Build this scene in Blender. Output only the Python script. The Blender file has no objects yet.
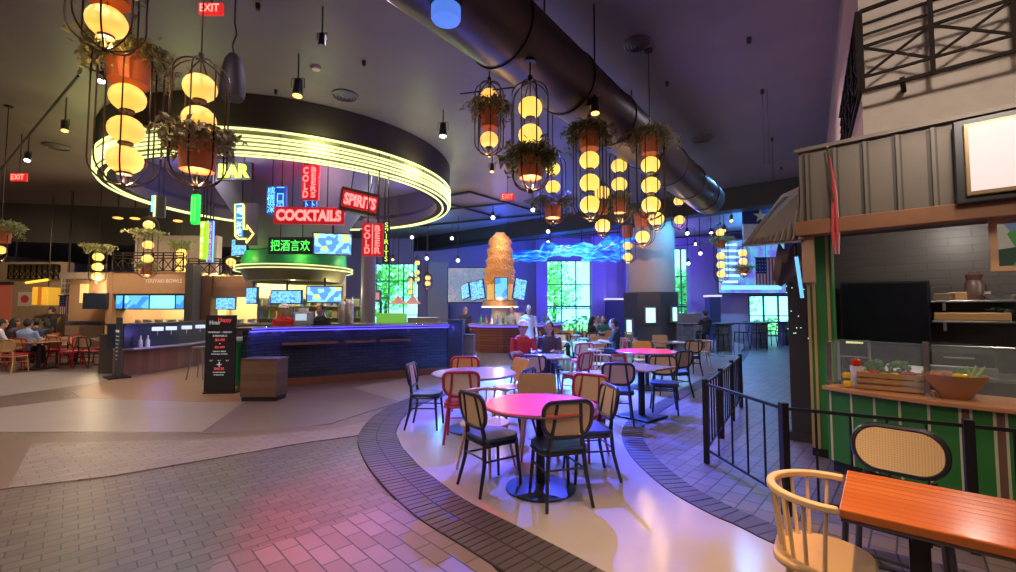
import bpy, bmesh, math, random
from math import pi, sin, cos, atan2, sqrt, radians as R
from mathutils import Vector, Matrix
random.seed(7)
SC = bpy.context.scene
COL = SC.collection
# ---------------------------------------------------------------- camera, world, lights, exposure
CAMH, FPX, HZ = 1.6, 450.0, 310.0
TP = (HZ - 286) / FPX
PITCH = math.atan(TP)
cam_d = bpy.data.cameras.new('camera'); cam = bpy.data.objects.new('camera', cam_d); COL.objects.link(cam)
cam.location = (0, 0, CAMH); cam.rotation_euler = (pi/2 + PITCH, 0, 0)
cam_d.sensor_width = 36; cam_d.lens = 36*FPX/1016; cam_d.clip_start = .05; cam_d.clip_end = 300
SC.camera = cam
SC.view_settings.view_transform = 'Standard'; SC.view_settings.look = 'None'
SC.view_settings.exposure = 0.16; SC.view_settings.gamma = 1; SC.view_settings.use_curve_mapping = False
CEIL = 6.0

w = bpy.data.worlds.new('sky'); SC.world = w; w.use_nodes = True
bg = w.node_tree.nodes['Background']; bg.inputs[0].default_value = (.68, .93, 1, 1); bg.inputs[1].default_value = 2.6

def ray(px, py):
    x = (px-508)/FPX; y = (286-py)/FPX
    return Vector((x, cos(PITCH)-y*sin(PITCH), sin(PITCH)+y*cos(PITCH)))
def P(px, py, Y):                       # point on the sight line at depth Y
    d = ray(px, py); t = Y/d.y
    return Vector((d.x*t, Y, CAMH+d.z*t))
def Z(px, py, z):                       # point on the sight line at height z
    d = ray(px, py); t = (z-CAMH)/d.z
    return Vector((d.x*t, d.y*t, z))
def F(px, py): return Z(px, py, 0)

def lamp(name, kind, loc, power, col, aim=None, size=.05, ang=60, blend=.5, sy=None):
    d = bpy.data.lights.new(name, kind); d.energy = power; d.color = col
    if kind == 'SPOT': d.spot_size = R(ang); d.spot_blend = blend; d.shadow_soft_size = size
    elif kind == 'AREA':
        d.size = size
        if sy: d.shape = 'RECTANGLE'; d.size_y = sy
    elif kind == 'POINT': d.shadow_soft_size = size
    o = bpy.data.objects.new(name, d); COL.objects.link(o); o.location = loc
    o['kind'] = 'helper'
    if aim is not None:
        o.rotation_euler = (Vector(aim)-Vector(loc)).to_track_quat('-Z', 'Y').to_euler()
    return o
WARM = (1, .72, .42); NEUT = (1, .93, .85); COOL = (.75, .85, 1); BLUE = (.08, .12, 1); RED = (1, .05, .06); MAG = (1, .04, .25)
def spot(px, py, aim, power, col=NEUT, ang=50, z=5.2, size=.06, blend=.6):
    p = Z(px, py, z); lamp('spot_lamp', 'SPOT', p, power, col, aim, size, ang, blend)
def spotw(loc, aim, power, col=NEUT, ang=50, size=.06, blend=.6): lamp('spot_lamp', 'SPOT', loc, power, col, aim, size, ang, blend)
# fill spots added over the open floor, most above and behind the viewer
for (x, y, p, c) in [(-5.5,-1,420,(1,.86,.78)),(-1,-1.5,420,(1,.88,.82)),(3.2,-.8,300,(1,.8,.6)),(-7.5,3,420,(1,.84,.72)),(-3.5,3.2,330,(1,.8,.85)),
                     (-10,7,500,(1,.82,.66)),(-12,13,600,(1,.8,.6)),(-15,9,500,(1,.75,.6)),(-2.2,7,200,(.9,.7,1)),(4.6,8.5,230,(.85,.84,1)),(7,13.5,700,(.15,.45,1)),(7.5,18,1100,(.08,.45,1)),
                     (1.5,13,500,(.3,.35,1)),(3,17,700,(.15,.3,1)),(-.5,20,700,(.3,.4,1)),(-5,21,500,(.5,.6,1)),(10,22,900,(.4,.7,1))]:
    lamp('downlight', 'SPOT', (x, y, CEIL-.03), p*.72, c, (x, y, 0), .07, 150, .6)
cxx = 6.3
spotw((-1.6, 3.2, 5.3), (.75, 3.5, 0), 620, (.55, .68, 1), 30, .03, .5)
spotw((.9, 2.2, 5.2), (1.1, 2.6, 0), 800, (1, .62, .3), 38, .1, .8)  # warm spot added for the lanterns' amber reflections on the concrete
spotw((.0, 4.4, 5.2), (.18, 4.1, .74), 2600, (1, .0, .12), 13, .03, .6)
spotw((.6, 4.5, 5.2), (.55, 4.2, .74), 3000, (.3, .0, 1), 9, .03, .9)
spotw((-4, 8, 5.0), (-1.2, 3.75, 0), 1100, (1, .03, .04), 18, .05, 1)
spotw((-2, 8, 5.0), (-1.6, 5.6, 0), 500, (.55, .12, 1), 50, .05, 1)
spotw((1.0, 9, 5.2), (.6, 5.2, 0), 5200, (.06, .08, 1), 50, .05, 1)
spotw((.4, 12, 5.2), (.9, 8.6, 0), 20000, (.04, .1, 1), 55, .05, 1)
spotw((3.5, 12, 5.2), (2.8, 9.2, .74), 6000, (1, .02, .03), 13, .05, .6)
spotw((-2.5, 2.8, 5.3), (-.85, 5.3, 0), 600, (.3, .45, 1), 22, .03, .8)
spotw((1.5, 13, 5.4), (cxx, 20, 4), 900, (1, .6, .4), 35, .1, 1)  # warm spot added to tint the upper part of the round column
spotw((-4.5, 1, 5.4), (-6, 5.5, 0), 500, (1, .62, .4), 70, .1, 1)
spotw((-.5, 12, 5.2), (1.1, 11, 0), 16000, (.06, .25, 1), 60, .05, 1)
spotw((2.3, .9, 4.6), (2.1, 1.85, .74), 260, (1, .5, .18), 40, .05, .7)
spotw((3.0, 2.4, 5.4), (4.0, 4.0, .8), 200, (1, .82, .6), 55, .1, .9)
spotw((1.8, 1.2, 4.5), (4.6, 5.2, 4.3), 380, (1, .86, .74), 75, .2, 1)
spotw((2.5, 1.0, 4.5), (4.3, 3.9, 2.8), 70, (1, .8, .6), 60, .2, 1)

sun = lamp('sun', 'SUN', (20, 40, 20), 9, (1, .97, .85), (14, 40.5, 14))

# ---------------------------------------------------------------- materials
MATS = {}
def mat(name, col, rough=.6, metal=0, emit=None, es=0, noise=0, nscale=6, bump=0, bscale=40, alpha=None, spec=None, trans=0, coat=0):
    if name in MATS: return MATS[name]
    m = bpy.data.materials.new(name); m.use_nodes = True; nt = m.node_tree; b = nt.nodes['Principled BSDF']
    b.inputs['Roughness'].default_value = rough; b.inputs['Metallic'].default_value = metal
    if spec is not None: b.inputs['Specular IOR Level'].default_value = spec
    if coat: b.inputs['Coat Weight'].default_value = coat; b.inputs['Coat Roughness'].default_value = .15
    tc = nt.nodes.new('ShaderNodeTexCoord')
    n = nt.nodes.new('ShaderNodeTexNoise'); n.inputs['Scale'].default_value = nscale; n.inputs['Detail'].default_value = 4
    nt.links.new(tc.outputs['Object'], n.inputs['Vector'])
    mx = nt.nodes.new('ShaderNodeMixRGB'); k = noise if noise else .06
    mx.inputs[1].default_value = tuple(max(0, c*(1-k)) for c in col[:3])+(1,); mx.inputs[2].default_value = tuple(min(1, c*(1+k)) for c in col[:3])+(1,)
    nt.links.new(n.outputs['Fac'], mx.inputs[0]); nt.links.new(mx.outputs[0], b.inputs['Base Color'])
    if emit: b.inputs['Emission Color'].default_value = (*emit, 1); b.inputs['Emission Strength'].default_value = es
    if bump:
        n2 = nt.nodes.new('ShaderNodeTexNoise'); n2.inputs['Scale'].default_value = bscale; nt.links.new(tc.outputs['Object'], n2.inputs['Vector'])
        bp = nt.nodes.new('ShaderNodeBump'); bp.inputs['Strength'].default_value = bump; bp.inputs['Distance'].default_value = .01
        nt.links.new(n2.outputs['Fac'], bp.inputs['Height']); nt.links.new(bp.outputs[0], b.inputs['Normal'])
    if alpha is not None: b.inputs['Alpha'].default_value = alpha
    if trans: b.inputs['Transmission Weight'].default_value = trans
    MATS[name] = m; return m
def glow(name, col, s):
    return mat(name, tuple(c*.5 for c in col), .5, 0, col, s)
def brickmat(name, c1, c2, mort, bw, bh, ang=0, rough=.5, ms=.006, bump=.4, axes='XY', noise=.25, off=.5):
    m = bpy.data.materials.new(name); m.use_nodes = True; nt = m.node_tree; b = nt.nodes['Principled BSDF']; L = nt.links
    tc = nt.nodes.new('ShaderNodeTexCoord'); src = tc.outputs['Object']
    if axes != 'XY':
        sp = nt.nodes.new('ShaderNodeSeparateXYZ'); cb = nt.nodes.new('ShaderNodeCombineXYZ'); L.new(src, sp.inputs[0])
        L.new(sp.outputs[axes[0]], cb.inputs[0]); L.new(sp.outputs[axes[1]], cb.inputs[1]); src = cb.outputs[0]
    mp = nt.nodes.new('ShaderNodeMapping'); mp.inputs['Rotation'].default_value[2] = -ang; L.new(src, mp.inputs[0])
    br = nt.nodes.new('ShaderNodeTexBrick'); L.new(mp.outputs[0], br.inputs['Vector'])
    br.inputs['Scale'].default_value = 1; br.inputs['Brick Width'].default_value = bw; br.inputs['Row Height'].default_value = bh
    br.inputs['Mortar Size'].default_value = ms; br.inputs['Mortar Smooth'].default_value = .3; br.inputs['Bias'].default_value = 0; br.offset = off
    br.inputs['Color1'].default_value = (*c1, 1); br.inputs['Color2'].default_value = (*c2, 1); br.inputs['Mortar'].default_value = (*mort, 1)
    n = nt.nodes.new('ShaderNodeTexNoise'); n.inputs['Scale'].default_value = 1.3; n.inputs['Detail'].default_value = 6; L.new(tc.outputs['Object'], n.inputs['Vector'])
    hs = nt.nodes.new('ShaderNodeHueSaturation'); L.new(br.outputs['Color'], hs.inputs['Color'])
    mr = nt.nodes.new('ShaderNodeMapRange'); mr.inputs['To Min'].default_value = 1-noise; mr.inputs['To Max'].default_value = 1+noise
    L.new(n.outputs['Fac'], mr.inputs['Value']); L.new(mr.outputs[0], hs.inputs['Value']); L.new(hs.outputs[0], b.inputs['Base Color'])
    b.inputs['Roughness'].default_value = rough
    bp = nt.nodes.new('ShaderNodeBump'); bp.inputs['Strength'].default_value = bump; bp.inputs['Distance'].default_value = .01; bp.invert = True
    L.new(br.outputs['Fac'], bp.inputs['Height']); L.new(bp.outputs[0], b.inputs['Normal'])
    return m
def planks(name, c1, c2, w=.1, l=3, rough=.35, axes='XY', ang=0):      # long boards with streaky grain
    m = brickmat(name, c1, c2, tuple(c*.45 for c in c1), l, w, ang, rough, .002, .2, axes, .12)
    nt = m.node_tree; return m
def emitpix(name, cols, s, scale=6, kind='vor'):           # a lit screen showing patches of colour
    m = bpy.data.materials.new(name); m.use_nodes = True; nt = m.node_tree; b = nt.nodes['Principled BSDF']; L = nt.links
    tc = nt.nodes.new('ShaderNodeTexCoord')
    if kind == 'vor':
        v = nt.nodes.new('ShaderNodeTexVoronoi'); v.inputs['Scale'].default_value = scale; f = v.outputs['Color']
        L.new(tc.outputs['Object'], v.inputs['Vector'])
    else:
        v = nt.nodes.new('ShaderNodeTexNoise'); v.inputs['Scale'].default_value = scale; v.inputs['Detail'].default_value = 3; f = v.outputs['Fac']
        L.new(tc.outputs['Object'], v.inputs['Vector'])
    cr = nt.nodes.new('ShaderNodeValToRGB'); cr.color_ramp.interpolation = 'CONSTANT' if kind == 'vor' else 'LINEAR'
    e = cr.color_ramp.elements
    lo, hi = (0, 1) if kind == 'vor' else (.3, .7)
    while len(e) < len(cols): e.new(.5)
    for i, c in enumerate(cols): e[i].position = lo+(hi-lo)*i/max(1, len(cols)-(0 if kind == 'vor' else 1)); e[i].color = (*c, 1)
    L.new(f, cr.inputs[0]); L.new(cr.outputs[0], b.inputs['Emission Color']); b.inputs['Emission Strength'].default_value = s
    b.inputs['Base Color'].default_value = (.01, .01, .01, 1); b.inputs['Roughness'].default_value = .2
    return m

# ---------------------------------------------------------------- mesh helpers
class MB:
    def __init__(s): s.v = []; s.f = []; s.m = Matrix()
    def add(s, vs, fs):
        o = len(s.v); s.v += [tuple(s.m @ Vector(v)) for v in vs]; s.f += [tuple(i+o for i in f) for f in fs]; return s
    def box(s, c, d, rz=0, rx=0, ry=0):
        M = Matrix.Translation(c) @ Matrix.Rotation(rz, 4, 'Z') @ Matrix.Rotation(rx, 4, 'X') @ Matrix.Rotation(ry, 4, 'Y')
        vs = [M @ Vector((x*d[0]/2, y*d[1]/2, z*d[2]/2)) for x in (-1, 1) for y in (-1, 1) for z in (-1, 1)]
        return s.add(vs, [(0,1,3,2),(4,6,7,5),(0,4,5,1),(2,3,7,6),(0,2,6,4),(1,5,7,3)])
    def bx(s, x0, x1, y0, y1, z0, z1): return s.box(((x0+x1)/2, (y0+y1)/2, (z0+z1)/2), (abs(x1-x0), abs(y1-y0), abs(z1-z0)))
    def tube(s, pts, r, n=8, close=False, cap=True):
        pts = [Vector(p) for p in pts]; N = len(pts); rr = r if isinstance(r, (list, tuple)) else [r]*N
        vs = []; prev = None
        for i, p in enumerate(pts):
            a = pts[(i-1) % N] if (close or i > 0) else p; b = pts[(i+1) % N] if (close or i < N-1) else p
            t = (b-a).normalized() if (b-a).length > 1e-9 else Vector((0, 0, 1))
            if prev is None: u = t.orthogonal().normalized()
            else:
                u = prev - t*prev.dot(t)
                u = u.normalized() if u.length > 1e-6 else t.orthogonal().normalized()
            prev = u; w_ = t.cross(u)
            for k in range(n): a_ = 2*pi*k/n; vs.append(p+(u*cos(a_)+w_*sin(a_))*rr[i])
        fs = []
        for i in range(N if close else N-1):
            for k in range(n):
                a = i*n+k; b = i*n+(k+1) % n; c = ((i+1) % N)*n+(k+1) % n; d = ((i+1) % N)*n+k; fs.append((a, b, c, d))
        if cap and not close: fs.append(tuple(range(n-1, -1, -1))); fs.append(tuple((N-1)*n+k for k in range(n)))
        return s.add(vs, fs)
    def lathe(s, prof, c=(0, 0, 0), n=24, a0=0, a1=2*pi, sx=1, sy=1):
        full = abs(a1-a0-2*pi) < 1e-6; m = n if full else n+1; vs = []; fs = []
        for r, z in prof:
            for k in range(m):
                a = a0+(a1-a0)*k/n; vs.append((c[0]+r*cos(a)*sx, c[1]+r*sin(a)*sy, c[2]+z))
        for i in range(len(prof)-1):
            for k in range(n):
                b = (k+1) % m if full else k+1; fs.append((i*m+k, i*m+b, (i+1)*m+b, (i+1)*m+k))
        return s.add(vs, fs)
    def ball(s, c, r, n=14, sz=1.0, sx=1.0, sy=1.0):
        k = max(4, n//2); return s.lathe([(max(1e-4, r*sin(pi*i/k)), -r*sz*cos(pi*i/k)) for i in range(k+1)], c, n, sx=sx, sy=sy)
    def prism(s, poly, z0, z1):
        n = len(poly); vs = [(p[0], p[1], z0) for p in poly]+[(p[0], p[1], z1) for p in poly]
        a = sum(poly[i][0]*poly[(i+1) % n][1]-poly[(i+1) % n][0]*poly[i][1] for i in range(n))
        fs = [tuple(range(n))[::-1], tuple(range(n, 2*n))]+[(i, (i+1) % n, n+(i+1) % n, n+i) for i in range(n)]
        if a < 0: fs = [f[::-1] for f in fs]
        return s.add(vs, fs)
    def slab(s, pts, th):                 # a flat polygon anywhere in space with thickness th
        pts = [Vector(p) for p in pts]; nrm = (pts[1]-pts[0]).cross(pts[2]-pts[0]).normalized()*th; n = len(pts)
        fs = [tuple(range(n))[::-1], tuple(range(n, 2*n))]+[(i, (i+1) % n, n+(i+1) % n, n+i) for i in range(n)]
        return s.add(pts+[p+nrm for p in pts], fs)
    def build(s, name, m, parent=None, smooth=False, bev=0, loc=None, rz=0, origin=False):
        me = bpy.data.meshes.new(name); vs = s.v
        off = Vector((0, 0, 0))
        if origin and parent is None:
            xs = [v[0] for v in vs]; ys = [v[1] for v in vs]; zs = [v[2] for v in vs]
            off = Vector(((min(xs)+max(xs))/2, (min(ys)+max(ys))/2, min(zs))); vs = [tuple(Vector(v)-off) for v in vs]
        me.from_pydata(vs, [], s.f); me.materials.append(m)
        if smooth: me.polygons.foreach_set('use_smooth', [True]*len(me.polygons))
        o = bpy.data.objects.new(name, me); COL.objects.link(o)
        if parent is not None: o.parent = parent
        if loc is not None: o.location = loc
        elif origin: o.location = off
        if rz: o.rotation_euler[2] = rz
        if bev:
            b = o.modifiers.new('edge', 'BEVEL'); b.width = bev; b.segments = 2; b.limit_method = 'ANGLE'
        if smooth and smooth != 'all':
            try: me.set_sharp_from_angle(angle=R(40))
            except Exception: pass
        return o
def tag(o, label=None, cat=None, group=None, kind=None):
    if label: o['label'] = label
    if cat: o['category'] = cat
    if group: o['group'] = group
    if kind: o['kind'] = kind
    return o
def thing(name, label, cat, loc=(0, 0, 0), rz=0, group=None):
    o = bpy.data.objects.new(name, None); COL.objects.link(o); o.empty_display_size = .1
    o.location = loc; o.rotation_euler = (0, 0, rz); return tag(o, label, cat, group)
def struct(name, mb, m, smooth=False, **k): return tag(mb.build(name, m, smooth=smooth, **k), kind='structure')
KIDS = {}
def dup(root, loc, rz=0, label=None, group=None):
    r = root.copy(); COL.objects.link(r); r.location = loc; r.rotation_euler = (0, 0, rz)
    if label: r['label'] = label
    if group: r['group'] = group
    for ch in root.children:
        c = ch.copy(); COL.objects.link(c); c.parent = r
        for g in ch.children:
            d = g.copy(); COL.objects.link(d); d.parent = c
    return r
def arc(cx, cy, r, a0, a1, n, z=0): return [(cx+r*cos(a0+(a1-a0)*i/n), cy+r*sin(a0+(a1-a0)*i/n), z) for i in range(n+1)]
def text(name, s, size, m, parent, loc, rot=(pi/2, 0, 0), ext=.004, outline=0, vertical=False, sx=1, space=.95):
    c = bpy.data.curves.new(name, 'FONT'); c.body = '\n'.join(s) if vertical else s; c.size = size; c.align_x = 'CENTER'; c.align_y = 'CENTER'
    c.space_line = space
    if outline: c.fill_mode = 'NONE'; c.bevel_depth = outline; c.bevel_resolution = 0; c.resolution_u = 3
    else: c.extrude = ext; c.resolution_u = 4
    o = bpy.data.objects.new(name, c); COL.objects.link(o)
    bpy.context.view_layer.update()
    me = bpy.data.meshes.new_from_object(o.evaluated_get(bpy.context.evaluated_depsgraph_get()))
    bpy.data.objects.remove(o); bpy.data.curves.remove(c)
    me.materials.clear(); me.materials.append(m)
    if len(me.vertices) and vertical is not None:
        pass
    o = bpy.data.objects.new(name, me); COL.objects.link(o); o.parent = parent; o.location = loc; o.rotation_euler = rot; o.scale = (sx, 1, 1)
    return o
def fit(o, wd, ht, flat=False):           # scale and centre lettering (in its own plane) to a width and height
    vs = [v.co for v in o.data.vertices]
    if not vs: return o
    x0, x1 = min(v.x for v in vs), max(v.x for v in vs); y0, y1 = min(v.y for v in vs), max(v.y for v in vs)
    for v in vs: v.x = (v.x-(x0+x1)/2)*wd/(x1-x0); v.y = (v.y-(y0+y1)/2)*ht/(y1-y0)
    return o
# ================================================================ SETTING
GA = R(43.9)                                  # the hall's grid is turned against the view
U = Vector((cos(GA), -sin(GA), 0)); V = Vector((sin(GA), cos(GA), 0))
paver = brickmat('paver', (.12, .085, .074), (.175, .125, .108), (.04, .028, .025), .175, .105, R(44), .36, .0055, .5)
paver_light = brickmat('paver_light', (.22, .165, .15), (.28, .215, .195), (.13, .1, .09), .2, .11, R(52), .45, .005, .35)
paver_pink = brickmat('paver_pink', (.17, .12, .105), (.25, .185, .16), (.05, .038, .035), .24, .13, R(-46), .42, .006, .4)
paver_path = brickmat('paver_path', (.15, .115, .1), (.21, .16, .14), (.05, .04, .036), .22, .14, R(48), .4, .007, .45)
concrete = mat('polished_concrete', (.40, .34, .31), .17, noise=.16, nscale=1.6)
brown_floor = mat('brown_floor', (.16, .1, .075), .4, noise=.15, nscale=2)
orange_floor = mat('tan_brown_floor', (.3, .17, .09), .4, noise=.15, nscale=2)
grey_floor = mat('pale_floor', (.3, .255, .235), .38, noise=.12, nscale=2)
purple_floor = mat('taupe_floor', (.17, .125, .13), .38, noise=.12, nscale=2)
dark_brick = mat('dark_soldier_brick', (.07, .052, .048), .45, noise=.35, nscale=3)
struct('floor', MB().bx(-26, 24, -7, 31, -.1, 0), paver)
zi = [0]
def zone(pxs, m, zz=None):
    zi[0] += 1; h = .0015*zi[0] if zz is None else zz
    pts = [F(*p) if len(p) == 2 else Vector(p) for p in pxs]
    mb = MB().prism([(p.x, p.y) for p in pts], -.05, h)
    return struct('floor_inlay', mb, m)
# pale bands on the far side of the pavers
zone([(-200, 440), (-120, 402), (0, 396), (90, 384), (140, 374), (70, 372), (-300, 372), (-500, 430)], grey_floor)
zone([(-250, 455), (0, 432), (120, 432), (202, 432), (245, 402), (160, 398), (90, 397), (0, 408), (-150, 424)], grey_floor)
zone([(72, 392), (100, 382), (140, 375), (205, 365), (240, 366), (245, 402), (200, 402), (130, 400), (80, 398)], orange_floor)
zone([(202, 434), (245, 401), (300, 392), (352, 388), (400, 402), (330, 424), (270, 431)], purple_floor)
zone([(352, 388), (450, 371), (505, 366), (452, 398), (425, 403), (400, 402)], grey_floor)
zone([(-60, 452), (0, 436), (100, 434), (205, 435), (330, 425), (430, 405), (448, 400), (440, 407), (330, 431), (205, 441), (32, 445), (8, 489), (-60, 500)], brown_floor)
zone([(8, 489), (32, 444), (205, 440), (330, 430), (440, 407), (448, 402), (400, 424), (388, 432), (300, 444), (220, 458), (110, 477)], paver_light)
zone([(150, 700), (196, 600), (215, 562), (310, 534), (400, 500), (430, 500), (540, 620), (640, 700)], paver_pink)
# island of polished concrete that carries the tables
island = [(900, 760), (690, 630), (590, 566), (520, 530), (462, 500), (420, 468), (402, 448), (396, 434), (404, 418), (424, 404), (452, 394), (500, 376), (540, 362), (560, 335),
          (700, 335), (745, 345), (735, 360), (700, 380), (660, 402), (630, 420), (622, 434), (626, 450), (640, 468), (668, 492), (710, 516), (760, 538), (820, 556), (900, 572), (1150, 640), (1300, 760)]
zone(island, concrete)
path = [(745, 345), (735, 360), (700, 380), (660, 402), (630, 420), (622, 434), (626, 450), (640, 468), (668, 492), (710, 516), (760, 538), (820, 556), (900, 572), (1250, 640), (1400, 470), (900, 400), (850, 345)]
zone(path, paver_path)
def curve_pts(pxs, n=12):                    # smooth line on the floor through marked points
    c = [F(*p) for p in pxs]; out = []
    for i in range(len(c)-1):
        p0 = c[max(0, i-1)]; p1 = c[i]; p2 = c[i+1]; p3 = c[min(len(c)-1, i+2)]
        for k in range(n):
            t = k/n; out.append(.5*((2*p1)+(-p0+p2)*t+(2*p0-5*p1+4*p2-p3)*t*t+(-p0+3*p1-3*p2+p3)*t**3))
    return out+[c[-1]]
def soldier(pts, offs, bw, lab, h=.0225):     # a row of bricks laid across a curved line
    mb = MB(); base = MB(); acc = 0; ds = [0]
    for i in range(1, len(pts)): ds.append(ds[-1]+(pts[i]-pts[i-1]).length)
    def at(d):
        for i in range(1, len(pts)):
            if ds[i] >= d:
                t = (d-ds[i-1])/max(1e-6, ds[i]-ds[i-1]); p = pts[i-1].lerp(pts[i], t); tg = (pts[i]-pts[i-1]).normalized(); return p, Vector((-tg.y, tg.x, 0))
        return pts[-1], Vector((-(pts[-1]-pts[-2]).normalized().y, (pts[-1]-pts[-2]).normalized().x, 0))
    for (o0, o1) in offs:
        d = 0
        while d+bw < ds[-1]:
            g = .006
            p, n = at(d+g); q, m_ = at(d+bw-g); hh = h+random.uniform(-.0008, .0012)
            mb.prism([tuple((p+n*(o0+g))[:2]), tuple((q+m_*(o0+g))[:2]), tuple((q+m_*(o1-g))[:2]), tuple((p+n*(o1-g))[:2])], 0, hh); d += bw
        d = 0
        while d+.1 < ds[-1]:
            p, n = at(d); q, m_ = at(d+.1001)
            base.prism([tuple((p+n*o0)[:2]), tuple((q+m_*o0)[:2]), tuple((q+m_*o1)[:2]), tuple((p+n*o1)[:2])], 0, h-.003); d += .1
    struct('floor_border', mb, dark_brick); struct('floor_border', base, mat('mortar_dark', (.03, .025, .025), .7))
left_edge = curve_pts([(900, 760), (690, 625), (600, 572), (520, 530), (462, 500), (420, 468), (402, 448), (396, 434), (404, 418), (424, 404), (452, 394)])
soldier(left_edge, [(0, .24), (.24, .46)], .072, 'l')
right_edge = curve_pts([(1150, 640), (900, 576), (790, 552), (735, 527), (710, 516), (668, 492), (640, 468), (626, 450), (622, 434), (630, 420), (660, 402), (700, 380), (735, 360), (745, 346)])
soldier([p.copy() for p in right_edge], [(-.26, 0)], .1, 'r')

ceil_m = mat('ceiling_paint', (.175, .13, .125), .55, noise=.18, nscale=1.2)
beam_m = mat('dark_beam', (.02, .02, .024), .6)
# the ceiling stops at the booth's wall line on the far side of the walkway
ceil_poly = [(-26, -7), (3.0, -7)]
q0 = Z(841, 0, CEIL); q1 = Z(826, 147, CEIL); d0 = (q1-q0)
ceil_poly = [(-26, -7), ((q0-d0*2.2).x, -7), tuple((q0-d0*.25)[:2]), tuple((q0+d0*3.4)[:2]), (24, 31), (-26, 31)]
struct('ceiling', MB().prism(ceil_poly, CEIL, CEIL+.1), ceil_m)
struct('ceiling_upper', MB().bx(-26, 24, -7, 31, 9.0, 9.1), mat('upper_ceiling', (.1, .085, .08), .8))
wall_far_m = mat('painted_wall', (.3, .27, .42), .7, noise=.05)
white_w = mat('pale_wall', (.45, .41, .4), .7)
tan = mat('tan_plaster', (.4, .3, .2), .8, noise=.1, nscale=3, bump=.1)
# far wall with its three tall windows and the glass doors
WY = 27.5
def wx(px): return P(px, 300, WY).x
def wz(py): return P(508, py, WY).z
def tinted(name, c):
    m = bpy.data.materials.new(name); m.use_nodes = True; nt = m.node_tree; out = nt.nodes['Material Output']; nt.nodes.remove(nt.nodes['Principled BSDF'])
    tr = nt.nodes.new('ShaderNodeBsdfTransparent'); tr.inputs[0].default_value = (*c, 1); gs = nt.nodes.new('ShaderNodeBsdfGlossy'); gs.inputs['Roughness'].default_value = .03
    mx = nt.nodes.new('ShaderNodeMixShader'); mx.inputs[0].default_value = .06; nt.links.new(tr.outputs[0], mx.inputs[1]); nt.links.new(gs.outputs[0], mx.inputs[2]); nt.links.new(mx.outputs[0], out.inputs[0]); return m
def far_wall():
    ops = [(wx(374), wx(418), .25, wz(264), 'a'), (wx(400), wx(428), .2, wz(299), 'skip'), (wx(547), wx(590.5), .25, wz(261), 'b'), (wx(673), wx(690.5), .25, wz(249), 'c'), (wx(749), wx(793), .05, wz(296), 'd')]
    ops = [o for o in ops if o[4] != 'skip']
    x = -26
    mb = MB()
    for (a, b, z0, z1, k) in ops:
        mb.bx(x, a, WY, WY+.3, 0, CEIL); mb.bx(a, b, WY, WY+.3, 0, z0); mb.bx(a, b, WY, WY+.3, z1, CEIL); x = b
    mb.bx(x, 24, WY, WY+.3, 0, CEIL)
    struct('wall_far', mb, wall_far_m)
    fr = mat('window_frame_dark', (.05, .09, .1), .5); gl = tinted('window_glass', (.62, .97, 1))
    i = 0
    for (a, b, z0, z1, k) in ops:
        i += 1; nv, nh = {'a': (3, 4), 'b': (3, 3), 'c': (2, 3), 'd': (3, 2)}[k]
        f = MB()
        for j in range(nv+1): xx = a+(b-a)*j/nv; f.bx(xx-.028, xx+.028, WY-.02, WY+.12, z0, z1)
        for j in range(nh+1): zz = z0+(z1-z0)*(j/nh); f.bx(a, b, WY-.02, WY+.12, zz-.025, zz+.025)
        if k in 'bc':
            zz = wz(306.5); f.bx(a, b, WY-.03, WY+.1, zz-.05, zz+.05)
        o = struct('window_%d' % i, f, fr)
        MB().bx(a, b, WY+.14, WY+.16, z0, z1).build('glass', gl, o)
far_wall()
struct('wall_left', MB().bx(-26, -25.8, -7, 31, 0, CEIL), tan)
struct('wall_right', MB().bx(23.8, 24, -7, 31, 0, 9), wall_far_m)
struct('wall_back', MB().bx(-26, 24, -7.2, -7, 0, 9), mat('back_wall', (.2, .17, .16), .8))
# the ceiling fall between the two bays
b0 = Z(387, 254, 5.25); b1 = Z(560, 224, 5.25); b2 = Z(800, 199, 5.25); dr = (b2-b0).normalized(); n_ = Vector((-dr.y, dr.x, 0))
e0 = b0-dr*14; e1 = b2+dr*2
struct('beam', MB().prism([tuple(e0[:2]), tuple(e1[:2]), tuple((e1+n_*.7)[:2]), tuple((e0+n_*.7)[:2])], 5.2, CEIL), beam_m)
# dark soffit over the food counters on the far side
sf = MB().prism([(-26, 17.2), (-10.2, 20.3), (-10.2, 31), (-26, 31)], 4.4, CEIL)
struct('ceiling_soffit', sf, mat('soffit_dark', (.05, .042, .045), .7))
# grid of ceiling panels next to the beam
g = MB()
for (a, b) in [((395, 205), (470, 192)), ((470, 192), (545, 214)), ((545, 214), (420, 226)), ((420, 226), (395, 205)), ((432, 199), (500, 218)), ((420, 212), (510, 203))]:
    p = Z(*a, CEIL-.06); q = Z(*b, CEIL-.06); g.tube([p, q], .05, 4)
struct('ceiling_grid', g, beam_m)

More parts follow.
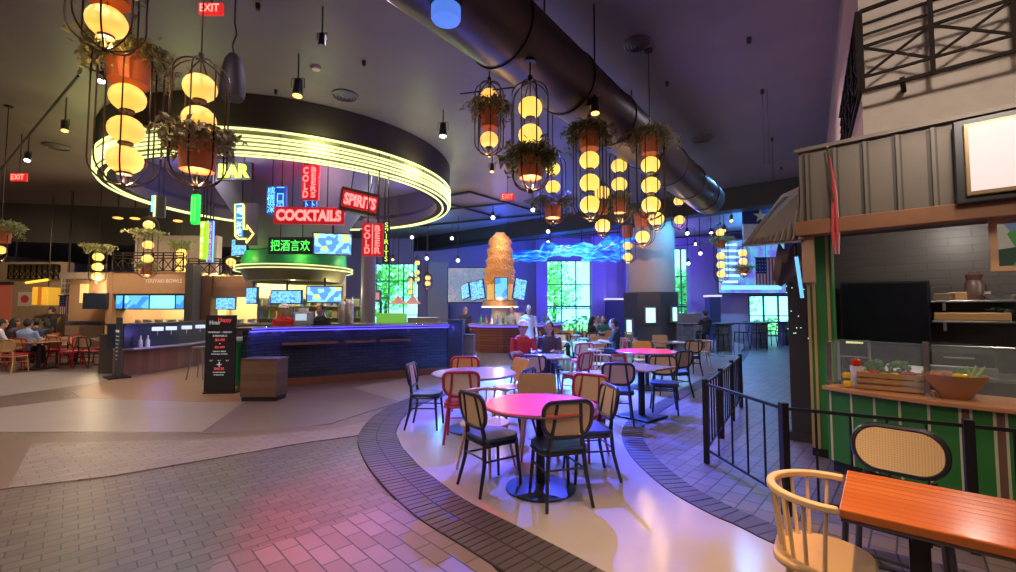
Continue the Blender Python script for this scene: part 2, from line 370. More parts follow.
# outdoors beyond the glass
mat_lawn = mat('lawn', (.3, .6, .15), .9, noise=.3)
struct('ground_outside', MB().bx(-26, 40, 27.9, 60, -.3, -.12), mat_lawn)
def leafblob(mb, c, rx, rz, n, s):
    for _ in range(n):
        while True:
            q = Vector((random.uniform(-1, 1), random.uniform(-1, 1), random.uniform(-1, 1)))
            if .35 < q.length < 1: break
        p = Vector((c[0]+q.x*rx, c[1]+q.y*rx, c[2]+q.z*rz)); leaf(mb, p, s*random.uniform(.6, 1.3))
def leaf(mb, p, s):
    a = Vector((random.gauss(0, 1), random.gauss(0, 1), random.gauss(0, 1))).normalized(); b = a.orthogonal().normalized(); n = a.cross(b)*.15
    mb.add([p-a*s, p-b*s*.5+n*s, p+a*s, p+b*s*.5+n*s], [(0, 1, 2, 3)])
leaf_out = mat('sunlit_leaves', (.3, .75, .2), .7, noise=.3); bark = mat('bark', (.12, .08, .05), .9)
def tree(x, y, h, r, lab):
    t = thing('tree', lab, 'tree', (x, y, -.12), 0, 'trees outside the windows')
    MB().tube([(0, 0, 0), (.1, 0, h*.5), (0, .1, h*.85)], [.16, .12, .05], 8).build('trunk', bark, t, True)
    m = MB()
    for k in range(5): leafblob(m, (random.uniform(-.5, .5)*r, random.uniform(-.5, .5)*r, h*(.45+.12*k)), r*.7, r*.6, 260, .17)
    m.build('crown', leaf_out, t)
tree(wx(385)-1.5, 33, 5, 2.0, 'green tree outside the tall gridded window behind the bar')
tree(wx(563)+.2, 35, 5.4, 2.1, 'green tree outside the tall window between the blue lit walls')
tree(wx(588)+3.6, 36.5, 4.6, 1.6, 'lower green tree outside the right side of the blue framed window')
tree(wx(683)+2.6, 34, 4.4, 1.4, 'green tree outside the narrow window beside the round column')
tree(wx(765)+4, 40, 4.6, 2.2, 'green tree outside the far glass doors')
hd = MB()
for k in range(13): leafblob(hd, (-6+k*2.2, 31.0, .5), 1.3, .7, 130, .16)
tag(hd.build('hedge', leaf_out), 'green hedge running outside along the far windows', 'hedge', kind='stuff')

# round column with a dark clad base
cb = P(651, 300, 20)
cx, cy = cb.x, cb.y
struct('column', MB().lathe([(1.03, 0), (1.03, CEIL)], (cx, cy, 0), 40), mat('column_plaster', (.42, .33, .28), .7, noise=.06), smooth=True)
zb = P(651, 292, 19).z
struct('column_cladding', MB().lathe([(1.22, 0), (1.22, zb), (1.0, zb+.02)], (cx, cy, 0), 8), mat('cladding', (.075, .06, .06), .45))
scr_m = glow('kiosk_screen', (.45, .95, 1), 1.5)
def kiosk(px0, py0, px1, py1, Y, lab, rz=0):
    a = P(px0, py1, Y); b = P(px1, py0, Y); wd = abs(b.x-a.x); h = b.z-a.z
    t = thing('wall_screen', lab, 'screen', ((a.x+b.x)/2, Y, a.z), rz)
    MB().bx(-wd/2-.07, wd/2+.07, -.01, .09, -.07, h+.07).build('bezel', mat('screen_bezel', (.12, .1, .1), .4), t, bev=.01)
    MB().bx(-wd/2, wd/2, -.03, -.011, 0, h).build('display', scr_m, t)
kiosk(646, 308, 655, 322.5, 18.72, 'lit cyan screen in a thick frame on the front of the column base')
kiosk(671.5, 307.5, 677.5, 321, 18.8, 'narrower lit cyan screen on the right face of the column base', R(35))
kiosk(627, 320, 631.5, 334, 18.9, 'low tall cyan screen on the left face of the column base', R(-35))
pr = P(688, 315, 19); tag(MB().bx(pr.x-.5, pr.x+.55, 18.9, 19.4, 0, P(688, 313, 18.9).z).build('partition', mat('taupe_panel', (.25, .18, .17), .6), bev=.02), 'taupe low partition standing against the column base', 'partition')
# grey column beside the round bar canopy
cc = P(366, 300, 12.6)
struct('column_grey', MB().lathe([(.2, 0), (.2, 4.2)], (cc.x, cc.y+.2, 0), 20), mat('column_grey_paint', (.2, .19, .22), .5), smooth=True)
# ================================================================ ROUND BAR
BD = 14.7; BA = R(25.3); BC = Vector((-BD*sin(BA), BD*cos(BA), 0)); BR = 4.45
dark = mat('dark_paint', (.045, .038, .04), .55); black = mat('black_metal', (.012, .012, .014), .45); iron = mat('iron', (.03, .022, .02), .45, .6)
drum = thing('ceiling_drum', 'huge round drum hung from the ceiling with rings of yellow neon', 'canopy', (BC.x, BC.y, 4.78))
MB().lathe([(BR-.12, .02), (BR+.02, .02), (BR+.02, .52), (BR+.05, .54), (BR+.05, 1.21), (BR-.1, 1.21), (BR-.1, .5), (BR-.35, .3), (BR-.35, .02), (BR-.12, .02)], n=96).build('fascia', mat('drum_paint', (.06, .045, .045), .85, spec=.15), drum, True)
MB().lathe([(BR+.021, .03), (BR+.028, .03), (BR+.028, .51), (BR+.021, .51)], n=96).build('tube_glow_panel', mat('drum_tube_glow', (.26, .24, .15), .6), drum, True)  # neon light falling on the fascia, put into this panel's olive colour
neonY = glow('neon_yellow', (.9, .96, .42), 1.12)
for r, z in [(BR+.06, .47), (BR+.06, .33), (BR+.06, .25), (BR+.06, .16), (BR+.06, .08), (BR+.01, .0), (BR-.16, -.01)]:
    MB().tube(arc(0, 0, r, 0, 2*pi, 120, z)[:-1], .027, 6, True).build('neon_tube', neonY, drum, True)
for k in range(24):
    a = 2*pi*k/24+.1; MB().box(((BR+.035)*cos(a), (BR+.035)*sin(a), .25), (.03, .015, .5), a).build('bracket', dark, drum)
for k in range(24):
    a = 2*pi*k/24
    if k % 2 == 0: lamp('neon_wash', 'POINT', (BC.x+(BR+.3)*cos(a), BC.y+(BR+.3)*sin(a), 5.0), 20, (.9, 1, .35), size=.02)
for a in range(0, 360, 45): lamp('cove_wash', 'POINT', (BC.x+3.6*cos(R(a)), BC.y+3.6*sin(R(a)), 5.45), 26, (.05, .08, 1), size=.1)
for a in range(20, 380, 60): lamp('inner_wash', 'POINT', (BC.x+3.2*cos(R(a)), BC.y+3.2*sin(R(a)), 5.0), 45, (1, .9, .88), size=.1)  # neutral fill added to brighten the inside of the drum
lamp('cove_wash_red', 'POINT', (BC.x+1.9, BC.y-3.0, 5.5), 90, (1, .03, .04), size=.1)
# flared trunk between ceiling and canopy
trunk = thing('bar_hood', 'dark flared hood widening towards the ceiling above the bar canopy', 'hood', (BC.x, BC.y, 2.7))
MB().lathe([(1.25, .45), (1.3, .5), (1.5, 1.4), (2.15, 2.4), (2.2, 3.28), (.6, 3.28)], n=40).build('cone', mat('hood_paint', (.2, .19, .21), .6), trunk, True)
green_m = mat('green_panel', (.03, .3, .1), .45)
MB().lathe([(1.42, .1), (1.4, .52), (1.2, .56)], n=48).build('green_band', green_m, trunk, True)
MB().lathe([(1.2, -.3), (1.3, -.28), (1.42, .0), (1.55, .02), (1.55, .1), (1.4, .1)], n=48).build('soffit', mat('olive_metal', (.2, .19, .1), .35, .3), trunk, True)
for z in (.02, .11): MB().tube(arc(0, 0, 1.585, 0, 2*pi, 64, z)[:-1], .018, 6, True).build('neon_tube', neonY, trunk, True)
for a in range(0, 360, 60): lamp('canopy_wash', 'POINT', (BC.x+1.75*cos(R(a)), BC.y+1.75*sin(R(a)), 3.05), 9, (.55, 1, .2), size=.03)
# screens of the bar
blues = emitpix('screen_blue', [(.02, .08, .6), (.1, .4, 1), (.3, .75, 1), (.03, .1, .8)], 1.2, 11, 'noise')
menu_s = emitpix('screen_menu', [(.25, .65, 1), (.35, .8, 1), (.1, .3, .9), (.6, .8, .3)], 1.3, 7)
def screen(px0, py0, px1, py1, Y, lab, m=blues, rz=0, rx=0, name='television', cat='television', group=None, bz=.03, hang=0):
    a = P(px0, py1, Y); b = P(px1, py0, Y); wd = abs(b.x-a.x)/max(.3, cos(rz)); h = b.z-a.z
    t = thing(name, lab, cat, ((a.x+b.x)/2, Y, a.z), rz, group)
    if rx: t.rotation_euler[0] = rx
    cs_ = MB().bx(-wd/2-bz, wd/2+bz, 0, .07, -bz, h+bz).build('casing', mat('tv_black', (.015, .015, .018), .35), t, bev=.008)
    MB().bx(-wd/2, wd/2, -.012, -.001, 0, h).build('display', m, cs_)
    if hang: MB().tube([(0, .05, h), (0, .08, h+hang)], .03, 8).build('mount', black, t)
    return t
screen(315, 234, 350, 254, 12.1, 'tilted screen with pale blue menu to the right of the green sign', menu_s, R(14), hang=.5)
screen(228, 239, 250, 255, 12.4, 'slanted blue screen to the left of the green neon sign', blues, R(-30), hang=.5)
screen(244, 288, 259, 303, 12.6, 'small screen hung leftmost below the bar canopy', blues, R(-30), hang=.4)
screen(271, 291, 301, 303, 12.4, 'wide screen of a bright game hung in the middle below the canopy', blues, 0, hang=.35)
screen(309, 287, 340, 302, 12.3, 'screen with a list at its side hung below the canopy right end', menu_s, R(16), hang=.25)
# signs -------------------------------------------------------------
redN = glow('neon_red', (1, .22, .2), 1.7); redB = mat('sign_red', (.35, .01, .015), .4, 0, (1, .02, .03), .28)
greenN = glow('neon_green', (.1, 1, .12), 1.4); blueN = glow('neon_blue', (.15, .6, 1), 1.6); lime = glow('neon_lime', (.7, 1, .08), 1.3)
whiteN = glow('neon_white', (.8, .95, 1), 1.4); blueB = mat('sign_blue', (.01, .06, .3), .4, 0, (.0, .12, .8), .3); pinkN = glow('neon_pink', (1, .3, .6), 1.3)
def sign(px0, py0, px1, py1, Y, lab, back, rz=0, cat='sign', name='neon_sign', hang=0.0, frame=None, dp=.1):
    a = P(px0, py1, Y); b = P(px1, py0, Y); wd = abs(b.x-a.x)/max(.35, cos(rz)); h = b.z-a.z
    t = thing(name, lab, cat, ((a.x+b.x)/2, Y, a.z), rz)
    MB().bx(-wd/2, wd/2, 0, dp, 0, h).build('panel', back, t, bev=.01)
    if frame:
        MB().tube([(-wd/2+.03, -.02, .03), (wd/2-.03, -.02, .03), (wd/2-.03, -.02, h-.03), (-wd/2+.03, -.02, h-.03)], .012, 6, True).build('border_tube', frame, t)
    hang = CEIL-a.z-h
    if hang > 0: MB().tube([(-wd/4, dp/2, h), (-wd/4, dp/2, h+hang)], .015, 6).tube([(wd/4, dp/2, h), (wd/4, dp/2, h+hang)], .015, 6).build('hanger', black, t)
    return t, wd, h
def word(t, s, wd, h, m, cx=0, cz=None, outline=.0, name='lettering', sx=1, vertical=False, y=-.02, H=None):
    o = text(name, s, .3, m, t, (cx, y, cz if cz is not None else H/2), outline=outline, vertical=vertical, space=.9)
    return fit(o, wd, h)
def letters_down(t, s, wd, h, m, cx, z0, outline=0, y=-.02):      # one letter under the other
    mb = None; n = len(s)
    o = text('lettering', s, .3, m, t, (cx, y, z0+h/2), outline=outline, vertical=True, space=.85)
    return fit(o, wd, h)
t, w_, h_ = sign(217, 162, 252, 180, 10.6, 'yellow green neon sign reading BAR partly behind a lantern', mat('sign_black', (.02, .02, .02), .5), 0, hang=.5)
word(t, 'BAR', w_*.92, h_*.78, lime, H=h_, outline=.02)
t, w_, h_ = sign(301, 165, 319, 200, 10.9, 'red upright neon sign COLD BEERS in two columns below the drum', redB, 0, hang=.3)
letters_down(t, 'COLD', w_*.36, h_*.88, redN, -w_*.24, h_*.06, .012); letters_down(t, 'BEERS', w_*.36, h_*.88, redN, w_*.24, h_*.06, .012)
t, w_, h_ = sign(303, 199, 316, 211, 11.0, 'small blue neon sign right under the red COLD BEERS sign', blueB, 0)
for sx_ in (-1, 1): word(t, '下', w_*.38, h_*.8, blueN, cx=sx_*w_*.25, H=h_)
t, w_, h_ = sign(266, 186, 286, 214, 11.0, 'blue upright neon sign with two columns of Chinese characters', blueB, 0, hang=.4)
letters_down(t, '感情深', w_*.4, h_*.92, blueN, -w_*.24, h_*.04); letters_down(t, '一口闷', w_*.4, h_*.92, blueN, w_*.24, h_*.04)
t, w_, h_ = sign(275, 207, 343, 224, 10.7, 'long red neon sign reading COCKTAILS in the middle of the signs', redB, R(5), hang=.4)
word(t, 'COCKTAILS', w_*.93, h_*.68, redN, H=h_, outline=.016)
t, w_, h_ = sign(342, 190, 375, 213, 10.8, 'tilted dark boxed red neon sign reading SPIRITS', mat('sign_brown', (.06, .02, .02), .5), R(28), hang=.5, dp=.25)
t.rotation_euler[1] = R(7); MB().bx(-w_*.46, w_*.46, -.01, 0, h_*.14, h_*.86).build('face', redB, t); word(t, 'SPIRITS', w_*.84, h_*.52, redN, H=h_, outline=.014, y=-.03)
t, w_, h_ = sign(268, 237, 313, 254, 11.3, 'black panel with green neon Chinese characters over the canopy', black, 0)
word(t, '把酒言欢', w_*.88, h_*.66, greenN, H=h_)
# the arrow sign
t, w_, h_ = sign(235, 203, 258, 245, 11.2, 'yellow outlined bent arrow sign with blue characters pointing right', mat('sign_grey', (.1, .09, .1), .5), 0, dp=.06)
def apx(px, py): p = P(px, py, 11.2); return (p.x-t.location.x, -.03, p.z-t.location.z)
MB().tube([apx(*q) for q in [(236, 204.5), (243.5, 204.5), (244.5, 206), (244.5, 229.5), (247.5, 229.5), (247.5, 225.5), (254, 234), (247, 243), (247, 239), (239, 239), (236, 236)]], .024, 6, True).build('arrow_tube', glow('neon_amber', (1, .85, .2), 1.5), t, True)
MB().slab([apx(*q) for q in [(236.5, 205), (244, 205), (244, 238), (236.5, 236)]], -.01).build('arrow_face', mat('sign_cyan', (.02, .2, .5), .4, 0, (.05, .5, 1), .5), t)
letters_down(t, '喝一杯吧', (apx(243.5, 220)[0]-apx(237, 220)[0])*.8, .72, whiteN, apx(240.3, 220)[0], .22, y=-.045)
t, w_, h_ = sign(362, 223, 383, 256, 10.2, 'red upright neon sign COLD BEER in two columns at the right of the bar', redB, R(6), hang=0)
letters_down(t, 'COLD', w_*.3, h_*.86, redN, -w_*.25, h_*.07, .01); letters_down(t, 'BEER', w_*.3, h_*.86, redN, w_*.25, h_*.07, .01)
MB().tube([(0, -.02, .04), (0, -.02, h_-.04)], .01, 6).build('divider_tube', redN, t); MB().tube([(-.3, .1, h_*.8), (.3, .1, h_*.8)], .02, 6).build('arm', black, t)
t, w_, h_ = sign(382.5, 221, 390, 263, 10.6, 'narrow lime neon sign SPIRITS reading downwards beside COLD BEER', mat('sign_navy', (.02, .02, .06), .5), R(20))
letters_down(t, 'SPIRITS', w_*.6, h_*.92, lime, 0, h_*.04)
t, w_, h_ = sign(190, 194, 198, 224, 9.6, 'thin bright green upright neon sign left of the bar', mat('sign_green', (.0, .25, .05), .4, 0, (.02, 1, .1), .8), R(-10), hang=.3)
MB().tube([(-w_*.25, -.02, .05), (-w_*.25, -.02, h_-.05)], .018, 6).tube([(w_*.25, -.02, .05), (w_*.25, -.02, h_-.05)], .018, 6).build('tube', greenN, t)
t, w_, h_ = sign(155.5, 196, 164, 217, 9.2, 'slim upright sign edged in yellow and cyan neon beside the drum', mat('sign_grey', (.1, .09, .1), .5), R(20), hang=.3)
MB().tube([(-w_/2, -.02, .0), (-w_/2, -.02, h_)], .022, 6).build('tube', neonY, t); MB().tube([(-w_/2-.05, -.0, .1), (-w_/2-.05, 0, h_)], .016, 6).build('tube', blueN, t)
t, w_, h_ = sign(198.5, 221, 206.5, 259, 9.8, 'lime green upright sign reading WINE & downwards', mat('sign_limeback', (.25, .4, .02), .4, 0, (.5, .9, .02), .75), R(-8), hang=.2)
letters_down(t, 'WINE&', w_*.6, h_*.92, glow('neon_paleyellow', (1, 1, .6), 1.6), 0, h_*.04)
t, w_, h_ = sign(207.5, 221, 213.5, 262, 9.9, 'upright cyan and pink neon sign touching the WINE & sign', mat('sign_pinkback', (.2, .05, .25), .4, 0, (.1, .35, .9), .5), R(20), hang=.2)
letters_down(t, 'SPIRITS', w_*.5, h_*.9, pinkN, 0, h_*.05)
MB().tube([(-w_/2, -.02, 0), (-w_/2, -.02, h_)], .012, 6).tube([(w_/2, -.02, 0), (w_/2, -.02, h_)], .012, 6).build('tube', blueN, t)

# counter -----------------------------------------------------------
fp = [F(px, py) for px, py in [(246, 392), (262, 388.5), (279, 386.5), (305, 385), (340, 382), (375, 379), (410, 376.5), (448, 373.5)]]
fp = [Vector((p.x, p.y, 0)) for p in fp]
def offs(pts, d):
    out = []
    for i, p in enumerate(pts):
        a = pts[max(0, i-1)]; b = pts[min(len(pts)-1, i+1)]; t = (b-a).normalized(); out.append(p+Vector((-t.y, t.x, 0))*d)
    return out
def ribbon(pts, d0, d1, z0, z1):
    a = offs(pts, d0); b = offs(pts, d1); mb = MB()
    mb.prism([tuple(p[:2]) for p in a]+[tuple(p[:2]) for p in b[::-1]], z0, z1); return mb
BH = 1.2
bar = thing('bar_counter', 'long navy tiled bar counter with a blue lit edge', 'bar counter', tuple(fp[3]))
def rel(mb, root):
    o = root.location; mb.v = [(v[0]-o[0], v[1]-o[1], v[2]-o[2]) for v in mb.v]; return mb
side = [fp[-1]+Vector((.15, .75, 0)), fp[-1]+Vector((.32, 1.3, 0)), fp[-1]+Vector((.3, 2.2, 0))]
rel(ribbon(fp, 0, .12, .16, BH), bar).build('front', brickmat('navy_tile', (.018, .025, .05), (.03, .04, .07), (.012, .014, .022), .22, .07, 0, .25, .006, .6, 'XZ', .2), bar)
rel(ribbon(fp, -.02, .2, 0, .16), bar).build('plinth', planks('red_wood', (.16, .06, .035), (.22, .09, .05), .2, .6, .4, 'XZ'), bar)
rel(ribbon(fp, -.09, .55, BH, BH+.05), bar).build('worktop', mat('dark_top', (.05, .05, .07), .25), bar, bev=.008)
rel(MB().tube([p+Vector((0, 0, BH-.03)) for p in offs(fp, -.045)], .012, 6), bar).build('light_strip', glow('led_blue', (.12, .08, 1), 2.2), bar)
rel(MB().tube([p+Vector((0, 0, BH+.025)) for p in offs(fp, -.1)], .009, 6), bar).build('light_strip', glow('led_blue2', (.12, .08, 1), 1.8), bar)
wood_d = planks('walnut', (.13, .075, .05), (.18, .11, .075), .12, 1.5, .4, 'XZ')
for (i0, i1) in [(2, 4), (4, 5), (5, 6)]:
    seg = [fp[i0].lerp(fp[i1], t) for t in ((.08, .92) if i0 != 2 else (.03, .93))]
    rel(ribbon(seg, -.24, .0, BH-.33, BH-.29), bar).build('drink_ledge', mat('ledge_wood', (.17, .07, .05), .4), bar)
for i in range(1, 8): lamp('bar_edge_wash', 'POINT', tuple(offs(fp, -.2)[i]+Vector((0, 0, BH-.05))), 1.5, (.1, .1, 1), size=.02)
lamp('bar_end_wash', 'SPOT', (fp[-1].x+.3, fp[-1].y-1.2, 3.0), 60, (.1, .5, .9), tuple(fp[-1]+Vector((-.1, .1, .7))), .05, 45, .8)
blk = thing('end_cabinet', 'tall dark cabinet closing the right end of the bar', 'cabinet', tuple(F(454.5, 374)+Vector((0, .35, 0))))
MB().bx(-.18, .18, -.3, .5, 0, BH+.12).build('body', mat('cabinet_dark', (.03, .035, .06), .4), blk, bev=.01); MB().bx(-.2, .2, -.32, .52, BH+.12, BH+.16).build('top', dark, blk)
blk = thing('low_cabinet', 'low brown cabinet beside the dark end of the bar', 'cabinet', tuple(F(467, 372)+Vector((0, .4, 0))))
MB().bx(-.16, .16, -.3, .4, 0, .92).build('body', wood_d, blk, bev=.01); MB().bx(-.17, .17, -.31, .41, .92, .95).build('top', dark, blk)
rc = ribbon(side, .1, .5, 0, BH); bk = tag(rc.build('back_counter', mat('navy_panel', (.03, .035, .06), .4), origin=True), 'navy return counter running back behind the bar end', 'counter')
# wooden box in front of the bar
p = F(257.5, 402); bxw = thing('wooden_podium', 'square brown wooden podium standing at the left end of the bar', 'podium', (p.x, p.y+.21, 0))
MB().bx(-.32, .32, -.2, .2, .08, .72).build('body', wood_d, bxw, bev=.01); MB().bx(-.3, .3, -.18, .18, 0, .08).build('plinth', black, bxw); MB().bx(-.33, .33, -.21, .21, .72, .745).build('top', mat('walnut_dark', (.1, .06, .045), .35), bxw, bev=.005)
# menu board
p = F(219, 393); mbd = thing('menu_board', 'black free standing menu board with red and white writing beside the podium', 'menu board', (p.x, p.y, 0), R(4))
MB().bx(-.28, .28, -.02, .03, .03, 1.5).build('board', mat('board_black', (.018, .018, .024), .45), mbd, bev=.006)
MB().bx(-.25, .35, -.1, .3, 0, .03).build('foot', black, mbd)
wt = glow('print_white', (.55, .55, .58), .5); rd = glow('print_red', (.8, .08, .08), .6)
word(mbd, 'Happy', .24, .1, rd, cx=.08, cz=1.4, y=-.03); word(mbd, 'Hour', .2, .08, wt, cx=-.1, cz=1.36, y=-.03)
for z_, s_, wd_, h_, m_ in [(1.17, 'MONDAY - FRIDAY', .44, .03, wt), (1.1, 'DRINKS', .26, .035, wt), (1.02, '$5.00', .18, .055, rd), (.95, '•', .02, .02, wt), (.88, '$6.00', .18, .05, rd), (.8, 'DRAFT BEER', .24, .022, wt), (.75, 'HOUSE WINE', .3, .022, wt),
                            (.55, '+', .09, .09, wt), (.47, 'SNACKS', .18, .05, rd), (.4, 'CHICKEN', .22, .022, wt), (.35, 'FRIES', .18, .022, wt)]: word(mbd, s_, wd_, h_, m_, cz=z_, y=-.03)
for cx_ in (-.15, 0, .15): MB().tube(arc(0, 0, .025, pi, 2*pi, 6), .004, 4).build('glass_icon', wt, mbd, loc=(cx_, -.028, .64)).rotation_euler[0] = pi/2
# things on and behind the bar
def bottle_mb(h=.3, r=.04): return MB().lathe([(.001, 0), (r, .0), (r, h*.55), (r*.35, h*.72), (r*.33, h), (.001, h)], n=10)
bcols = [mat('bottle_green', (.05, .25, .08), .1), mat('bottle_amber', (.35, .14, .03), .1), mat('bottle_clear', (.6, .65, .7), .08), mat('bottle_blue', (.05, .15, .6), .1)]
shelf = thing('back_bar_shelf', 'shelving unit stocked with bottles in the middle of the bar', 'shelf', (BC.x+.6, BC.y+.15, 0), BA)
MB().bx(-1.6, 1.6, 0, .35, 0, 1.0).build('cabinet', dark, shelf); MB().bx(-1.6, 1.6, .3, .35, 1.0, 1.95).build('back_panel', mat('yellow_panel', (.5, .42, .2), .5), shelf)
for z_ in (1.35, 1.7): MB().bx(-1.6, 1.6, .05, .3, z_, z_+.03).build('board', mat('steel', (.5, .5, .5), .3, .8), shelf)
bp = []
for j in range(3):
    for i in range(15): bp.append((-1.5+i*.21+random.uniform(-.03, .03), .16, [1.0, 1.38, 1.73][j]))
first = {}
for i, (x, y, z) in enumerate(bp):
    k = i % 4; q = Vector((x*cos(BA)-y*sin(BA), x*sin(BA)+y*cos(BA), z))+shelf.location
    if k not in first:
        o = bottle_mb().build('bottle', bcols[k], None, True); first[k] = o
        tag(o, ['green', 'amber', 'clear', 'blue'][k]+' glass bottle on the shelving in the middle of the bar', 'bottle', 'bottles on the bar shelving')
    else: o = first[k].copy(); COL.objects.link(o)
    o.location = q
for a_, p_ in [(-.5, 30), (.9, 30)]: lamp('shelf_lamp', 'POINT', (shelf.location.x+a_, shelf.location.y-.5, 2.15), p_, (1, .85, .5), size=.04)
p = P(305, 330, 11.0)
reg = thing('till', 'grey box shaped till standing on the bar', 'till', (p.x, 10.9, BH+.05)); MB().bx(-.2, .2, -.12, .12, 0, .3).build('case', mat('steel_grey', (.4, .4, .42), .35, .3), reg, bev=.02); MB().bx(-.13, .13, -.14, -.12, .1, .26).build('display', glow('pale_blue', (.6, .8, 1), .6), reg); MB().bx(-.1, .1, -.06, .06, .3, .4).build('printer', mat('white_plastic', (.6, .6, .6), .4), reg, bev=.01)
for px_, lab in [(343, 'tall steel cylinder urn behind the bar right half'), (350, 'second steel urn, beside the grey column')]:
    p = P(px_, 325, 12.0); o = MB().lathe([(.001, 0), (.1, 0), (.1, .5), (.08, .55), (.03, .6), (.001, .62)], n=16).build('beverage_urn', mat('steel', (.5, .5, .5), .3, .8), None, True, loc=(p.x, 11.95, BH+.05)); tag(o, lab, 'urn')
bc2 = thing('under_counter', 'dark inner work counter behind the front of the bar', 'counter', (p.x-1.2, 12.3, 0)); MB().bx(-1.8, 1.7, -.5, .3, 0, 1.2).build('body', dark, bc2); MB().bx(-1.82, 1.72, -.52, .32, 1.2, 1.245).build('top', mat('steel', (.5, .5, .5), .3, .8), bc2)
# ================================================================ LANTERNS
def globe_mat(name, hot, edge, s):
    m = bpy.data.materials.new(name); m.use_nodes = True; nt = m.node_tree; b = nt.nodes['Principled BSDF']; L = nt.links
    tc = nt.nodes.new('ShaderNodeTexCoord'); n = nt.nodes.new('ShaderNodeTexNoise'); n.inputs['Scale'].default_value = 5
    L.new(tc.outputs['Object'], n.inputs['Vector']); cr = nt.nodes.new('ShaderNodeValToRGB'); cr.color_ramp.elements[0].position = .35; cr.color_ramp.elements[1].position = .65
    cr.color_ramp.elements[0].color = (*edge, 1); cr.color_ramp.elements[1].color = (*hot, 1); L.new(n.outputs['Fac'], cr.inputs[0]); L.new(cr.outputs[0], b.inputs['Emission Color'])
    b.inputs['Emission Strength'].default_value = s; b.inputs['Base Color'].default_value = (.7, .5, .25, 1); b.inputs['Roughness'].default_value = .7; return m
globe_m = globe_mat('lamp_paper', (1, .5, .085), (1, .37, .045), 1.25); globe_y = globe_mat('lamp_paper_yellow', (1, .72, .13), (1, .6, .09), 1.05)
cage_m = mat('cage_bronze', (.05, .032, .025), .4, .7)
pot_m = mat('terracotta', (.42, .11, .04), .7, 0, (.9, .16, .03), .04, noise=.15, nscale=8, bump=.3); pot_in = mat('lamp_cap', (.06, .04, .03), .5)  # slight emission stands in for lantern light on the pots
leaf_m = mat('ivy', (.2, .2, .07), .6, noise=.5, nscale=9); leaf_m2 = mat('ivy_pale', (.3, .26, .1), .6, noise=.4, nscale=9)
RODM = {}
